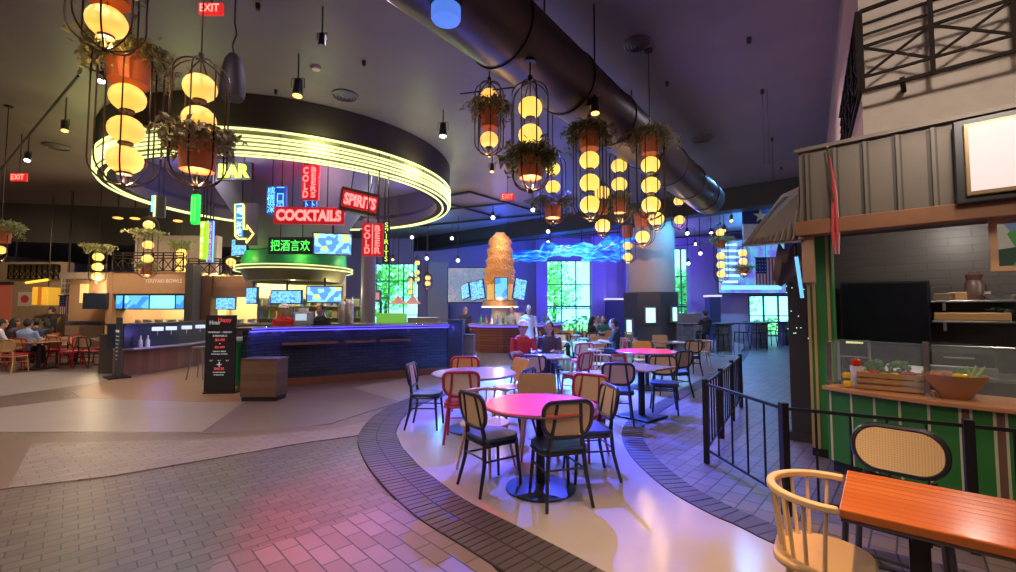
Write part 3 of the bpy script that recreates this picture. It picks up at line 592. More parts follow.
def lantern(pos, Rr, zt, zb, globes, gr, pots, label, fol=(), gm=None, hang=True, wires=8, warm=14, potr=None, group=None):
    """pos: x, y.  zt / zb: top and bottom of the cage.  globes: heights.  pots: (low, high).  fol: (height, spread, drop, count)"""
    x, y = pos; t = thing('lantern', label, 'lantern', (x, y, zb), random.uniform(0, .6), group)
    H = zt-zb; m = MB(); rd = Rr*.95
    for k in range(wires//2):
        a = pi*k/(wires//2); ca, sa = cos(a), sin(a); pts = []
        for i in range(7): th = pi-(pi/2)*i/6; pts.append((-Rr*(1-1+1)*(-cos(th)) if False else Rr*cos(th), H-rd+rd*sin(th)))
        pts = [(-Rr, rd)]+[(p, z) for p, z in pts if True]
        top = [(Rr*cos(pi-pi*i/12), H-rd*.9+rd*.9*sin(pi-pi*i/12)) for i in range(13)]
        bot = [(Rr*cos(-pi*i/12), rd*.9+rd*.9*sin(-pi*i/12)) for i in range(13)]
        loop = top+bot; m.tube([(p*ca, p*sa, z) for p, z in loop], .0085, 6, True)
    m.tube([(0, 0, H+.0), (0, 0, H+.07)], .03, 8); m.tube([(0, 0, -.03), (0, 0, .02)], .03, 8)
    m.build('cage', cage_m, t, True)
    top_ = CEIL
    dx_, dy_ = 8.4, 11.3; ln_ = sqrt(dx_*dx_+dy_*dy_); dist = abs((x+2.4)*dy_-(y-2.0)*dx_)/ln_
    if dist < .44 and y < 13.4: top_ = 4.9-sqrt(.45**2-dist**2)+.01
    hang = hang and top_-zt > .06
    if hang: MB().tube([(0, 0, H+.05), (0, 0, top_-zb)], .009, 6).build('hanging_rod', cage_m, t); MB().lathe([(.001, 0), (.07, 0), (.07, .03), (.001, .03)], (0, 0, top_-zb-.03), 12).build('ceiling_rose', cage_m, t)
    zs = sorted([g-zb for g in globes]); 
    for i, z in enumerate(zs):
        lg_ = MB().ball((0, 0, 0), gr, 20, .9).build('lamp_globe', gm or globe_m, t, True, loc=(0, 0, z))
        c_ = MB().lathe([(.001, 0), (gr*.42, 0), (gr*.42, .025), (.001, .025)], (0, 0, -gr*.97), 12); c_.build('globe_cap', pot_in, lg_)
    lamp('lantern_light', 'POINT', (x, y, zb+.06 if zs and zs[0] > .25 else zb-.08), warm, (1, .62, .25), size=.03)
    MB().tube([(0, 0, .02), (0, 0, H)], .006, 5).build('centre_stem', cage_m, t)
    for (p0, p1) in pots:
        pr_ = potr or Rr*.68; h = p1-p0
        MB().lathe([(.001, 0), (pr_*.86, 0), (pr_, h), (pr_*.9, h), (pr_*.85, h*.8), (.001, h*.8)], (0, 0, p0-zb), 20).build('pot', pot_m, t, True)
    for (fz, sp, drop, cnt) in fol:
        f = MB(); fm = leaf_m2 if random.random() < .4 else leaf_m
        for k in range(int(cnt/9)):
            a = random.uniform(0, 2*pi); r0 = Rr*.5; p = Vector((r0*cos(a), r0*sin(a), fz-zb)); v = Vector((cos(a)*.04, sin(a)*.04, .025)); pts = [p.copy()]
            ln = random.uniform(.5, 1)
            for j in range(9):
                v.z -= .009*drop; v += Vector((random.gauss(0, .008), random.gauss(0, .008), 0)); p = p+v*sp*ln*1.05; pts.append(p.copy())
                v.x *= .86; v.y *= .86; leaf(f, p+Vector((random.gauss(0, .03), random.gauss(0, .03), random.gauss(0, .03))), random.uniform(.018, .04)*(1+sp*.3)); leaf(f, p+Vector((random.gauss(0, .02), random.gauss(0, .02), random.gauss(0, .02))), random.uniform(.018, .04)*(1+sp*.3))
            f.tube(pts, .003, 3)
        for k in range(int(cnt*2.2)):
            a = random.uniform(0, 2*pi); q_ = random.random()**.7; rr = Rr*(.55+.75*sp*q_*.9); dz = random.uniform(-.1, .12)-random.random()*.34*drop*q_
            leaf(f, Vector((rr*cos(a), rr*sin(a), fz-zb+dz)), random.uniform(.018, .044))
        f.build('foliage', fm, t)
    return t
def L(px, sp, Y, ct, cb, hw, pots, fols, label, gm=None, **k):
    """read the lantern's sizes at its own depth"""
    c = P(px, 200, Y); zf = lambda py: P(px, py, Y).z
    return lantern((c.x, Y), hw*Y/FPX, zf(ct), zf(cb), [zf(s) for s in sp], k.pop('gr', .16), [(zf(b), zf(a)) for a, b in pots], label, [(zf(z), s, d, n) for z, s, d, n in fols], gm, **k)
L(98, [22], 4.2, -95, 50, 32, [(-32, 2)], [(-30, .8, .9, 260)], 'nearest caged lantern, cut by the top of the picture, one globe under an orange pot', gr=.165)
L(123, [98, 130, 160], 4.75, 40, 186, 29, [(53, 84)], [(52, 1.1, .8, 420)], 'tall caged lantern with an orange pot over three glowing globes', gr=.165)
L(196, [88, 120], 4.8, 60, 187, 26, [(138, 171)], [(139, 1.0, .5, 420)], 'caged lantern with two globes above a dark red pot of ivy', gr=.165)
L(489, [97, 140], 6.8, 82, 155, 14.5, [(108, 128)], [(106, 1.1, .8, 300)], 'slim caged lantern with a pot between two globes left of the big duct', gr=.14)
L(530.5, [108, 135], 5.15, 82, 191, 19.5, [(155, 178)], [(156, 1.1, .6, 420)], 'caged lantern with two large yellow globes and a planted pot below', globe_y, gr=.14)
L(553, [169, 187], 9.0, 155, 224, 13, [(203, 218)], [(203, 1.7, .5, 420)], 'lantern with bushy plants spreading under two globes, beyond the big pair', globe_y, gr=.15)
L(590, [160.5, 183, 205], 6.35, 120, 219, 16.5, [(133, 149)], [(130, 1.2, .9, 480)], 'caged lantern with a plant topped orange pot over three globes under the duct', globe_y, gr=.145)
L(619.5, [166, 184.5], 8.8, 150, 223, 10, [(199, 213)], [(199, .8, .4, 140)], 'narrow caged lantern with two globes over an orange pot in the hanging cluster', globe_y, gr=.155)
L(651, [165, 185.5, 205], 7.4, 130, 219, 14.5, [(137, 154)], [(133, 1.2, .9, 480)], 'caged lantern with a plant topped orange pot over three globes before the column', globe_y, gr=.155)
L(602.5, [193, 226], 9.6, 184, 236, 8.5, [(201, 214)], [(203, .8, .5, 140)], 'small lantern with a pot between two globes behind the cluster', globe_y, gr=.165)
L(627, [246, 257], 13.5, 222, 263, 8, [(226, 238)], [], 'small lantern with two little globes against the edge of the column', globe_y, gr=.14)
L(642, [237], 10.5, 208, 246, 12, [(214, 226)], [(213, .8, .5, 120)], 'lantern with a single low globe in front of the column', globe_y, gr=.165)
L(656, [219], 9.4, 205, 230, 9, [], [], 'little lantern with one globe just below the planted three globe lantern', globe_y, gr=.16)
L(679, [201, 220], 13.5, 190, 229, 8, [], [(192, .9, .6, 120)], 'lantern with two globes right of the column', globe_y, gr=.155)
L(719.5, [232.5, 256, 265, 274], 16, 224, 282, 7, [(238, 248)], [(240, 1.4, .6, 240)], 'lantern with four globes and a plant seen over the far walkway', globe_y, gr=.15)
L(741.5, [253, 261.5], 16.5, 246, 277, 6, [(266, 274)], [(268, 1.2, .5, 240)], 'lantern with two globes above a bushy pot in front of the blue video wall', globe_y, gr=.15)
L(101, [257, 267, 276.5], 15.5, 247, 283, 7, [], [(248, 1.6, .5, 240)], 'lantern of three globes under a plant before the left counter', globe_y, gr=.16)
L(150, [225, 245, 259], 14, 217, 278, 8.5, [(265, 275)], [(233, 1.3, .6, 300), (266, .9, .4, 160)], 'lantern of three globes with plants halfway and at its foot', globe_y, gr=.15)
L(183.5, [253, 262, 271], 15.5, 243, 277, 6, [], [(245, 1.6, .5, 260)], 'three globe lantern under a plant, beside the WINE sign', globe_y, gr=.16)
L(177, [258, 267, 274], 17.5, 248, 280, 5, [], [], 'three globe lantern just behind the one beside the WINE sign', globe_y, gr=.165)
L(3, [250], 9.5, 222, 262, 12, [(228, 243)], [(226, 1.3, .6, 300)], 'dim planted lantern cut by the edge of the picture', gr=.1, warm=3)
L(233, [262], 15.5, 256, 267, 5, [], [], 'single globe lantern beside the canopy of the bar', globe_y, gr=.15)
L(369.5, [262.5, 270], 17.5, 257, 276, 5, [], [], 'two globe lantern behind the COLD BEER sign', globe_y, gr=.15)
L(418, [263, 272.5, 279], 19, 257, 284, 4, [], [], 'three globe lantern in front of the gridded window', globe_y, gr=.11)
L(412, [281, 286.5, 292], 18.5, 277, 296, 4, [], [(278, .6, .4, 60)], 'lowest three globe lantern in front of the gridded window', globe_y, gr=.11)
L(428.5, [278, 283.5], 19.5, 273, 289, 4.5, [], [], 'two globe lantern right of the gridded window', globe_y, gr=.12)

# ================================================================ CEILING FITTINGS
duct = thing('air_duct', 'thick round dark metal air duct running under the ceiling', 'duct', (0, 0, 4.9))
dA = Vector((-2.4, 2.0, 0)); dB = Vector((6.0, 13.3, 0)); dd = (dB-dA)
MB().tube([dA, dB], .45, 40).build('pipe', mat('duct_metal', (.09, .065, .06), .42, .6, noise=.2, nscale=2, bump=.15, bscale=3), duct, True)
n_d = dd.normalized()
for i in range(9):
    c = dA.lerp(dB, (i+.5)/9); MB().tube([c-n_d*.03, c+n_d*.03], .47, 32).build('joint_band', mat('duct_band', (.07, .05, .048), .4, .6), duct, True)
for i in (1, 3, 5, 7):
    c = dA.lerp(dB, (i+.1)/9); MB().tube([c+Vector((0, 0, .4)), c+Vector((0, 0, .9))], .012, 6).build('hanger', black, duct)
duct.location = (0, 0, 4.9)
def vent(px, py, r, lab):
    p = Z(px, py, CEIL); t = thing('ceiling_vent', lab, 'vent', (p.x, p.y, CEIL-.08))
    for i, k in enumerate((1, .76, .52, .28)):
        MB().lathe([(r*k, .08), (r*k, .05-.01*i), (r*(k-.14), .03-.01*i), (r*(k-.16), .05)], n=32).build('ring', mat('vent_grey', (.13, .1, .1), .5), t, True)
    MB().lathe([(.001, .0), (r*.1, 0), (r*.1, .07)], n=16).build('core', dark, t, True); MB().lathe([(.001, .078), (r*.97, .078)], n=32).build('throat', black, t)
vent(345, 95, .26, 'round ceiling vent above the neon drum'); vent(637, 43, .22, 'round ceiling vent right of the big duct'); vent(702, 138, .26, 'round ceiling vent near the end of the duct'); vent(57, 146, .3, 'round ceiling vent behind the hanging lanterns')
can_m = mat('can_black', (.02, .018, .02), .4); lit_w = glow('lamp_lit', (1, 1, 1), 5); lit_a = glow('lamp_amber', (1, .5, .12), 3)
def can(px, py, zc, lab, lit, aim=(0, 0, -1), s=1, yoke=True, drop=None):
    p = Z(px, py, zc); t = thing('spotlight', lab, 'spotlight', p)
    a = Vector(aim).normalized(); q = a*.11*s
    MB().tube([-q, q*.6, q], [.05*s, .065*s, .07*s], 14).build('barrel', can_m, t, True)
    MB().tube([q*1.0, q*1.06], .058*s, 14).build('lens', lit, t)
    if yoke: MB().tube([(-.085*s, 0, 0), (-.085*s, 0, .13*s), (.085*s, 0, .13*s), (.085*s, 0, 0)], .008, 5).build('yoke', can_m, t)
    MB().tube([(0, 0, .13*s), (0, 0, CEIL-zc)], .012, 6).build('stem', can_m, t)
can(65, 126, 5.4, 'amber lit spotlight behind the tall lantern', lit_a, (.2, -.2, -1)); can(28, 157, 5.4, 'white lit spotlight at the end of the track', lit_w, (.3, -.4, -1))
can(298, 88, 5.4, 'spotlight with barn doors hung above the drum', lit_a, (0, -.1, -1), 1.3); can(443, 130, 5.55, 'white lit spotlight right of the drum', lit_w, (0, -.1, -1), 1.3)
can(322, 40, 5.5, 'small unlit spotlight near the smoke detector', mat('lens_off', (.1, .1, .1), .3), (0, 0, -1), .8); can(595, 106, 4.5, 'amber lit spotlight hung on a long rod before the duct', lit_a, (0, -.1, -1), 1.0)
can(492, 168, 5.1, 'small spotlight between the two left central lanterns', lit_a, (0, -.2, -1), .9)
can(101, 76, 4.9, 'white lit spotlight glimpsed beside the orange pot', lit_w, (.3, -.2, -1), .8)
for i, (px_, py_, zz, li) in enumerate([(412, 236, 5.3, lit_w), (452, 237, 5.3, lit_w), (427, 257, 5.2, lit_w), (458, 259, 5.2, lit_w), (687, 232, 5.2, lit_w), (672, 263, 5.0, lit_w), (548, 230, 5.3, lit_w), (401, 210, 5.5, lit_w), (493, 216, 5.5, lit_w), (533, 208, 5.4, lit_w),
                                  (548, 241, 5.4, lit_w), (731, 219, 5.2, lit_a), (711, 232, 5.2, lit_w), (695, 243, 5.2, lit_w), (724, 229, 5.3, lit_a), (393, 258, 5.2, lit_a), (640, 262, 5.2, lit_w), (688, 262, 5.1, lit_w), (700, 252, 5.1, lit_w)]):
    p = Z(px_, py_, zz)
    if p.y > 25: p = P(px_, py_, 21.0); zz = p.z
    t = thing('spotlight', 'small lit track spotlight on the far ceiling', 'spotlight', p, 0, 'far track spotlights')
    MB().tube([(0, 0, -.06), (0, -.0, .16)], [.085, .07], 10).build('barrel', can_m, t); MB().ball((0, -.03, -.07), .085 if li is lit_w else .07, 8).build('lens', li, t, True); MB().tube([(0, 0, .1), (0, 0, CEIL-zz)], .015, 5).build('stem', can_m, t)
# small round fittings
def disc(px, py, r, h, m, name, lab, cat, grp=None):
    p = Z(px, py, CEIL); o = MB().lathe([(.001, -h), (r*.8, -h), (r, -h*.3), (r, 0), (.001, 0)], n=16).build(name, m, None, True, loc=p); tag(o, lab, cat, grp)
disc(316, 67, .09, .05, mat('detector_cream', (.6, .4, .3), .5), 'smoke_detector', 'cream round smoke detector near the spotlight with barn doors', 'smoke detector')
for q in [(258, 4), (364, 61), (276, 90), (541, 20), (749, 38), (667, 82), (772, 138), (709, 180), (762, 90), (781, 167)]: disc(*q, .035, .09, black, 'sprinkler', 'small dark sprinkler head on the ceiling', 'sprinkler', 'ceiling sprinklers')
# speaker
p = Z(233, 77, 4.6); t = thing('pendant_speaker', 'long dark bullet shaped speaker hung on a wavy cable', 'speaker', (p.x, p.y, 4.6-.28))
MB().lathe([(.001, 0), (.13, 0), (.145, .08), (.14, .3), (.1, .5), (.05, .58), (.001, .6)], n=24).build('body', mat('speaker_grey', (.035, .03, .04), .6), t, True)
MB().tube([(0, 0, .58), (-.02, 0, .7), (.03, 0, .85), (.0, 0, 1.0), (0, 0, CEIL-4.32)], .01, 6).build('cable', black, t); MB().lathe([(.1, -.01), (.125, -.01)], n=20).build('grille', black, t)
# exit signs
def exit_sign(px, py, Y, s, lab, rz=0, hang=.3):
    p = P(px, py, Y); t = thing('exit_sign', lab, 'exit sign', p, rz)
    MB().bx(-s, s, 0, .05, -s*.5, s*.5).build('box', mat('exit_red', (.3, .01, .01), .4, 0, (1, .02, .02), .6), t, bev=.005)
    word(t, 'EXIT', s*1.6, s*.66, glow('exit_letters', (1, .25, .18), 2.0), cz=0, y=-.012)
    MB().tube([(0, .03, s*.5), (0, .03, CEIL-p.z)], .01, 5).build('hanger', black, t)
exit_sign(210, 8, 5.2, .14, 'red lit exit sign hung by the top edge next to the lantern rod'); exit_sign(18, 177, 11.0, .2, 'red lit exit sign far off below the lighting track'); exit_sign(507.5, 196.5, 14.5, .22, 'red lit exit sign left of the hanging planted lantern'); 
# blue wash light at the duct
p = P(446, 8, 4.1); t = thing('wash_light', 'blue glowing wash light at the start of the duct', 'stage light', p)
MB().lathe([(.14, .0), (.15, .1), (.12, .3), (.001, .32)], n=20).build('housing', can_m, t, True); MB().lathe([(.001, -.13), (.13, -.12), (.14, -.1), (.14, .03)], n=20).build('lens', glow('wash_blue', (.1, .25, .9), .8), t, True); MB().tube([(0, 0, .3), (0, 0, CEIL-p.z)], .015, 6).build('stem', can_m, t)
# lighting tracks
def rail(a, b, z, lab, r=.03, name='lighting_track', hang=0):
    p = Z(*a, z); q = Z(*b, z); o = MB().tube([p, q], r, 4).build(name, black, None, origin=True); tag(o, lab, 'track')
rail((78, 76), (-10, 182), 5.25, 'dark lighting track slanting across the ceiling behind the lanterns', .02)
rail((460, 94), (576, 80), 4.95, 'thin rail carrying the two left central lanterns', .012)
for i, (a, b) in enumerate([((470, 245), (620, 232)), ((425, 250), (500, 240)), ((676, 238), (770, 228)), ((676, 246), (740, 240)), ((560, 236), (640, 226))]): rail(a, b, 5.05, ['far track crossing before the blue ceiling', 'far track near the gridded window', 'far track over the video wall', 'second far track, just under the one over the video wall', 'short far track behind the central lanterns'][i], .04)
for (a, b) in [((762, 90), (766, 185)), ((767, 90), (770, 185)), ((772, 138), (773, 185))]:
    p = Z(*a, CEIL); o = MB().tube([(0, 0, 0), (0, 0, -1.5)], .006, 5).build('hanging_cable', black, None, loc=p); tag(o, 'thin cable hanging from the ceiling by the awning', 'cable', 'thin hanging cables')
# blue sculptural ceiling lights
bl = emitpix('blue_wave', [(.0, .03, .6), (.0, .06, 1), (.02, .35, 1), (.25, .8, 1)], 1.3, 1.6, 'noise')
for i, (px0, px1, py, Y, lab) in enumerate([(498, 548, 256, 22, 'left glowing blue wavy ceiling panel'), (540, 592, 250, 20, 'middle glowing blue wavy ceiling panel'), (586, 626, 256, 22, 'cyan wavy ceiling panel reaching the column'), (600, 630, 243, 18.5, 'small blue wavy panel tucked behind the lanterns')]):
    a = P(px0, py, Y); b = P(px1, py, Y); t = thing('wave_light', lab, 'ceiling light', ((a.x+b.x)/2, Y, a.z)); wv = MB(); n = 24; wd = (b.x-a.x)/2; vs = []
    for j in range(n+1):
        x = -wd+2*wd*j/n; zz = .035*sin(j*.7+i)+.02*sin(j*1.9)
        vs += [(x, -1.6, zz+.05*sin(j*.5)), (x, 1.6, zz-.1), (x, 1.6, zz-.05), (x, -1.6, zz+.05+.05*sin(j*.5))]
    fs = []
    for j in range(n):
        for k in range(4): fs.append((j*4+k, j*4+(k+1) % 4, j*4+4+(k+1) % 4, j*4+4+k))
    wv.add(vs, fs); wv.build('panel', bl, t, True)
    MB().tube([(-wd*.6, 0, 0), (-wd*.6, 0, CEIL-a.z)], .02, 5).tube([(wd*.6, 0, 0), (wd*.6, 0, CEIL-a.z)], .02, 5).build('hanger', black, t)
for (x, y, z, pw, c) in [(2.2, 21, 4.6, 260, (.02, .08, 1)), (-.5, 23, 4.5, 260, (.03, .12, 1)), (5, 24, 4.8, 260, (.12, .05, 1)), (9, 24, 4.6, 340, (.2, .12, 1)), (12, 23, 4.8, 260, (.05, .35, 1)), (10, 17, 5.2, 150, (.05, .4, .9)), (8.5, 25.5, 2.5, 120, (.2, .05, 1)), (3.0, 25.5, 2.5, 160, (.08, .04, 1)), (-3.5, 23, 4.5, 150, (.1, .35, .8))]:
    lamp('blue_wash', 'POINT', (x, y, z), pw, c, size=.03)
# ================================================================ CHAIRS AND TABLES
blk_w = mat('black_wood', (.018, .018, .022), .35, coat=.3); red_w = mat('red_wood_paint', (.42, .015, .02), .4, coat=.3); nat_w = mat('natural_wood', (.52, .3, .13), .4, noise=.12, nscale=8)
navy = mat('navy_vinyl', (.03, .07, .16), .35); red_seat = mat('red_vinyl', (.4, .03, .04), .4)
def cane_mat():
    m = bpy.data.materials.new('cane'); m.use_nodes = True; nt = m.node_tree; b = nt.nodes['Principled BSDF']; L_ = nt.links
    tc = nt.nodes.new('ShaderNodeTexCoord'); ck = nt.nodes.new('ShaderNodeTexChecker'); ck.inputs['Scale'].default_value = 170
    sp = nt.nodes.new('ShaderNodeSeparateXYZ'); cb = nt.nodes.new('ShaderNodeCombineXYZ'); L_.new(tc.outputs['Object'], sp.inputs[0]); L_.new(sp.outputs[0], cb.inputs[0]); L_.new(sp.outputs[2], cb.inputs[1])
    L_.new(cb.outputs[0], ck.inputs['Vector']); ck.inputs[1].default_value = (.72, .5, .26, 1); ck.inputs[2].default_value = (.5, .32, .15, 1)
    L_.new(ck.outputs[0], b.inputs['Base Color']); b.inputs['Roughness'].default_value = .6; return m
cane = cane_mat()
def rrect(w_, h_, r, n=6, rt=None):         # rounded rectangle outline in x, z; rt: radius of the top corners
    rt = r if rt is None else rt; pts = []
    for (cx_, cz_, a0, rr) in [(w_/2-rt, h_/2-rt, 0, rt), (-w_/2+rt, h_/2-rt, pi/2, rt), (-w_/2+r, -h_/2+r, pi, r), (w_/2-r, -h_/2+r, 1.5*pi, r)]:
        for i in range(n+1): a = a0+pi/2*i/n; pts.append((cx_+rr*cos(a), cz_+rr*sin(a)))
    return pts
def cane_chair(label, fr=blk_w, seat=navy, back=cane, loc=(0, 0, 0), rz=0, group=None):
    t = thing('dining_chair', label, 'chair', loc, rz, group)
    sp = [(x, y*.95-.0) for x, y in rrect(.42, .41, .14, 6, .09)]
    s = MB().prism([(x, -y) for x, y in sp], .44, .475); s.build('seat', seat, t, bev=.012)
    fr2 = [(x*.97, -y*.97, .425) for x, y in sp]; MB().tube(fr2, .017, 6, True).build('seat_rail', fr, t, True)
    for sx_ in (-1, 1):
        MB().tube([(sx_*.155, .15, .43), (sx_*.185, .185, 0)], [.019, .013], 8).build('leg', fr, t, True)
        MB().tube([(sx_*.2, -.25, 0), (sx_*.17, -.19, .25), (sx_*.15, -.175, .46), (sx_*.118, -.205, .66), (sx_*.1, -.245, .845)], [.014, .018, .02, .017, .014], 8).build('leg', fr, t, True)
    def bp(x, z): return (x, -.195-(z-.56)*.17+.28*x*x*.9, z)
    ol = [bp(x, z+.70) for x, z in rrect(.42, .29, .135, 7, .075)]
    bf_ = MB().tube(ol, .0195, 8, True).build('back_frame', fr, t, True)
    vs = [bp(x, z+.70) for x, z in rrect(.40, .27, .125, 7, .065)]; n = len(vs); pm = MB()
    c = bp(0, .70); front = [(x, y+.004, z) for x, y, z in vs]; bk_ = [(x, y-.004, z) for x, y, z in vs]
    pm.add(front+[(c[0], c[1]+.004, c[2])]+bk_+[(c[0], c[1]-.004, c[2])], [(i, (i+1) % n, n) for i in range(n)]+[(n+1+(i+1) % n, n+1+i, 2*n+1) for i in range(n)])
    pm.build('back_panel', back, bf_, True)
    MB().tube([(-.155, .155, .38), (.155, .155, .38)], .009, 6).tube([(-.165, -.19, .3), (.165, -.19, .3)], .009, 6).tube([(-.17, .165, .28), (-.175, -.195, .28)], .009, 6).tube([(.17, .165, .28), (.175, -.195, .28)], .009, 6).build('stretcher', fr, t)
    return t
def ply_chair(label, loc, rz, col=None, group=None):
    m = col or mat('orange_ply', (.75, .33, .08), .4, noise=.1); t = thing('dining_chair', label, 'chair', loc, rz, group)
    MB().prism([(x, -y) for x, y in rrect(.42, .4, .1, 5, .06)], .445, .465).build('seat', m, t, bev=.008)
    pts = [(x, -.2-(z)*.2+.5*x*x, z+.69) for x, z in rrect(.43, .34, .15, 6, .05)]; n = len(pts); b = MB(); c = (0, -.2, .69)
    b.add([(x, y+.006, z) for x, y, z in pts]+[(0, -.194, .69)]+[(x, y-.006, z) for x, y, z in pts]+[(0, -.206, .69)], [(i, (i+1) % n, n) for i in range(n)]+[(n+1+(i+1) % n, n+1+i, 2*n+1) for i in range(n)]+[(i, n+1+i, n+1+(i+1) % n, (i+1) % n) for i in range(n)])
    b.build('backrest', m, t, True)
    for sx_ in (-1, 1):
        MB().tube([(sx_*.15, .15, .445), (sx_*.19, .19, 0)], [.017, .012], 8).build('leg', nat_w, t, True); MB().tube([(sx_*.2, -.23, 0), (sx_*.15, -.17, .45), (sx_*.13, -.235, .7)], [.012, .018, .014], 8).build('leg', nat_w, t, True)
    return t
def windsor(label, loc, rz, m=nat_w, group=None, seat_m=None):
    t = thing('spindle_chair', label, 'chair', loc, rz, group); r = .27
    st = MB(); pts = [(x, -y) for x, y in rrect(.47, .45, .2, 8, .14)]
    st.prism(pts, .42, .455); st.build('seat', seat_m or m, t, bev=.014)
    ring = [(r*cos(a), r*sin(a)*.95-.0, .74-.02*sin(a)) for a in [R(190-0)+R(160)*0+R(-5+x) for x in range(0, 1)]]
    ap = [R(a) for a in range(168, 373, 9)]; rail_ = [(r*cos(a), .04+r*1.02*sin(a), .735+.0*sin(a)) for a in ap]
    # flat bent arm rail
    vs = []; fs = []
    for i, a in enumerate(ap):
        wv = .02 if i not in (0, len(ap)-1) else .016
        for (dr_, dz) in [(-wv, -.015), (wv, -.015), (wv, .015), (-wv, .015)]: vs.append(((r+dr_)*cos(a), .04+(r+dr_)*1.02*sin(a), .74+dz))
    n = len(ap)
    for i in range(n-1):
        for k in range(4): fs.append((i*4+k, i*4+(k+1) % 4, i*4+4+(k+1) % 4, i*4+4+k))
    fs += [(3, 2, 1, 0), (n*4-4, n*4-3, n*4-2, n*4-1)]
    o = MB().add(vs, fs).build('arm_rail', m, t, True, bev=.006)
    for a in [R(x) for x in (184, 205, 224, 243, 261, 279, 297, 316, 335, 356)]:
        MB().tube([(r*.8*cos(a), .02+r*.78*sin(a), .45), (r*cos(a), .04+r*1.02*sin(a), .735)], [.011, .008], 7).build('spindle', m, t, True)
    for sx_, sy_ in ((-1, -1), (1, -1), (-1, 1), (1, 1)): MB().tube([(sx_*.14, sy_*.14, .425), (sx_*.21, sy_*.21, 0)], [.02, .012], 8).build('leg', m, t, True)
    return t
top_light = mat('beech_top', (.34, .2, .12), .25, noise=.12, nscale=5)
def pedestal(t, base_r, h, thick=.04, square=0):
    if square: MB().bx(-base_r, base_r, -base_r, base_r, 0, .03).build('base', black, t, bev=.01)
    else: MB().lathe([(.001, .0), (base_r, 0), (base_r, .012), (base_r*.5, .035), (thick*1.3, .05), (.001, .05)], n=28).build('base', black, t, True)
    MB().tube([(0, 0, .04), (0, 0, h)], thick, 12).build('column', black, t, True)
    MB().box((0, 0, h-.015), (.4, .07, .02)).box((0, 0, h-.016), (.07, .4, .02)).build('top_bracket', black, t)
def round_table(label, loc, r, m=top_light, group=None):
    t = thing('round_table', label, 'table', loc, 0, group); pedestal(t, r*.62, .71)
    MB().lathe([(.001, .715), (r-.01, .715), (r, .722), (r, .738), (r-.008, .745), (.001, .745)], n=56).build('tabletop', m, t, True)
    MB().tube(arc(0, 0, r+.002, 0, 2*pi, 48, .728)[:-1], .008, 6, True).build('edge_band', mat('edge_dark', (.12, .08, .07), .4), t, True); return t
def square_table(label, loc, a, b, rz=0, m=top_light, group=None, thick=.05):
    t = thing('square_table', label, 'table', loc, rz, group); pedestal(t, .27, .71, thick, 1)
    MB().bx(-a/2, a/2, -b/2, b/2, .715, .745).build('tabletop', m, t, bev=.01); return t
def at_tbl(c, ang, d): return (c[0]+d*cos(R(ang)), c[1]+d*sin(R(ang)), 0)
FZ = .0185     # top of the thin floor finish
def G(px, py): p = F(px, py); return (p.x, p.y, FZ)
red_lit_top = mat('spotlit_red_top', (.5, .03, .07), .3, noise=.08, nscale=3)  # red of the spotlights put into the tabletop colour
T1 = (.29, 4.1, FZ); round_table('round table nearest the viewer with a glowing pink and violet lit top', T1, .5, red_lit_top)
cane_chair('black cane back chair with navy seat, its back to us at the pink table', loc=(.42, 3.88, FZ), rz=R(17))
cane_chair('black cane back chair with navy seat on the bar side of the pink table', loc=(-.14, 4.16, FZ), rz=R(-56))
cane_chair('black cane back chair seen side on at the pink table, facing the bar', loc=(.76, 4.38, FZ), rz=R(100))
cane_chair('red framed cane chair at the pink table showing the front of its pale back', red_w, red_seat, loc=(.8, 4.98, FZ), rz=R(143))
ply_chair('light wood chair tucked behind the pink table with only its top showing', (.33, 4.95, FZ), R(180), nat_w)
windsor('light wood spindle chair half hidden behind the black chair at the pink table', (-.22, 4.62, FZ), R(-125))
T2 = (-.46, 6.1, FZ); round_table('round table with a dark edge beside the bar, second from the viewer', T2, .56)
cane_chair('black cane back chair seen side on, nearest the bar counter', loc=(-1.1, 6.2, FZ), rz=R(-95))
cane_chair('red cane back chair with its back to us at the second round table', red_w, red_seat, loc=(-.57, 5.62, FZ), rz=R(3))
cane_chair('orange cane back chair with red frame behind the second round table', red_w, red_seat, mat('orange_panel', (.7, .32, .12), .5), (-.68, 6.85, FZ), R(178))
ply_chair('orange shell chair to the side of the second round table', (.02, 6.7, FZ), R(120))
cane_chair('black cane back chair turned edge on between the two round tables', loc=(.05, 5.75, FZ), rz=R(62))
T3 = (.7, 8.3, FZ); square_table('square table where the man in red sits, on a thick black leg', T3, .8, .8, thick=.09)
cane_chair('black cane back chair facing away, in front of the man in red', loc=(.42, 7.55, FZ), rz=R(-5))
cane_chair('red cane back chair right of the thick black table leg', red_w, red_seat, loc=(1.18, 7.95, FZ), rz=R(48))
cane_chair('black chair under the man in red', loc=(.28, 8.95, FZ), rz=R(190)); cane_chair('black chair under the dark haired woman', loc=(.85, 9.2, FZ), rz=R(170))
T4 = (1.98, 6.75, FZ); square_table('square wooden table between two black chairs, right of the pink table', T4, .7, .7, R(40))
cane_chair('black cane back chair with blue lit seat left of the square wooden table', loc=(1.56, 6.45, FZ), rz=R(-12))
cane_chair('black cane back chair right of the square wooden table', loc=(2.42, 7.05, FZ), rz=R(165))
windsor('light wood spindle chair behind the left black chair of the wooden table', (1.62, 8.3, FZ), R(200))
T5 = (2.85, 9.3, FZ); round_table('round table lit bright red, halfway to the round column', T5, .62, red_lit_top)
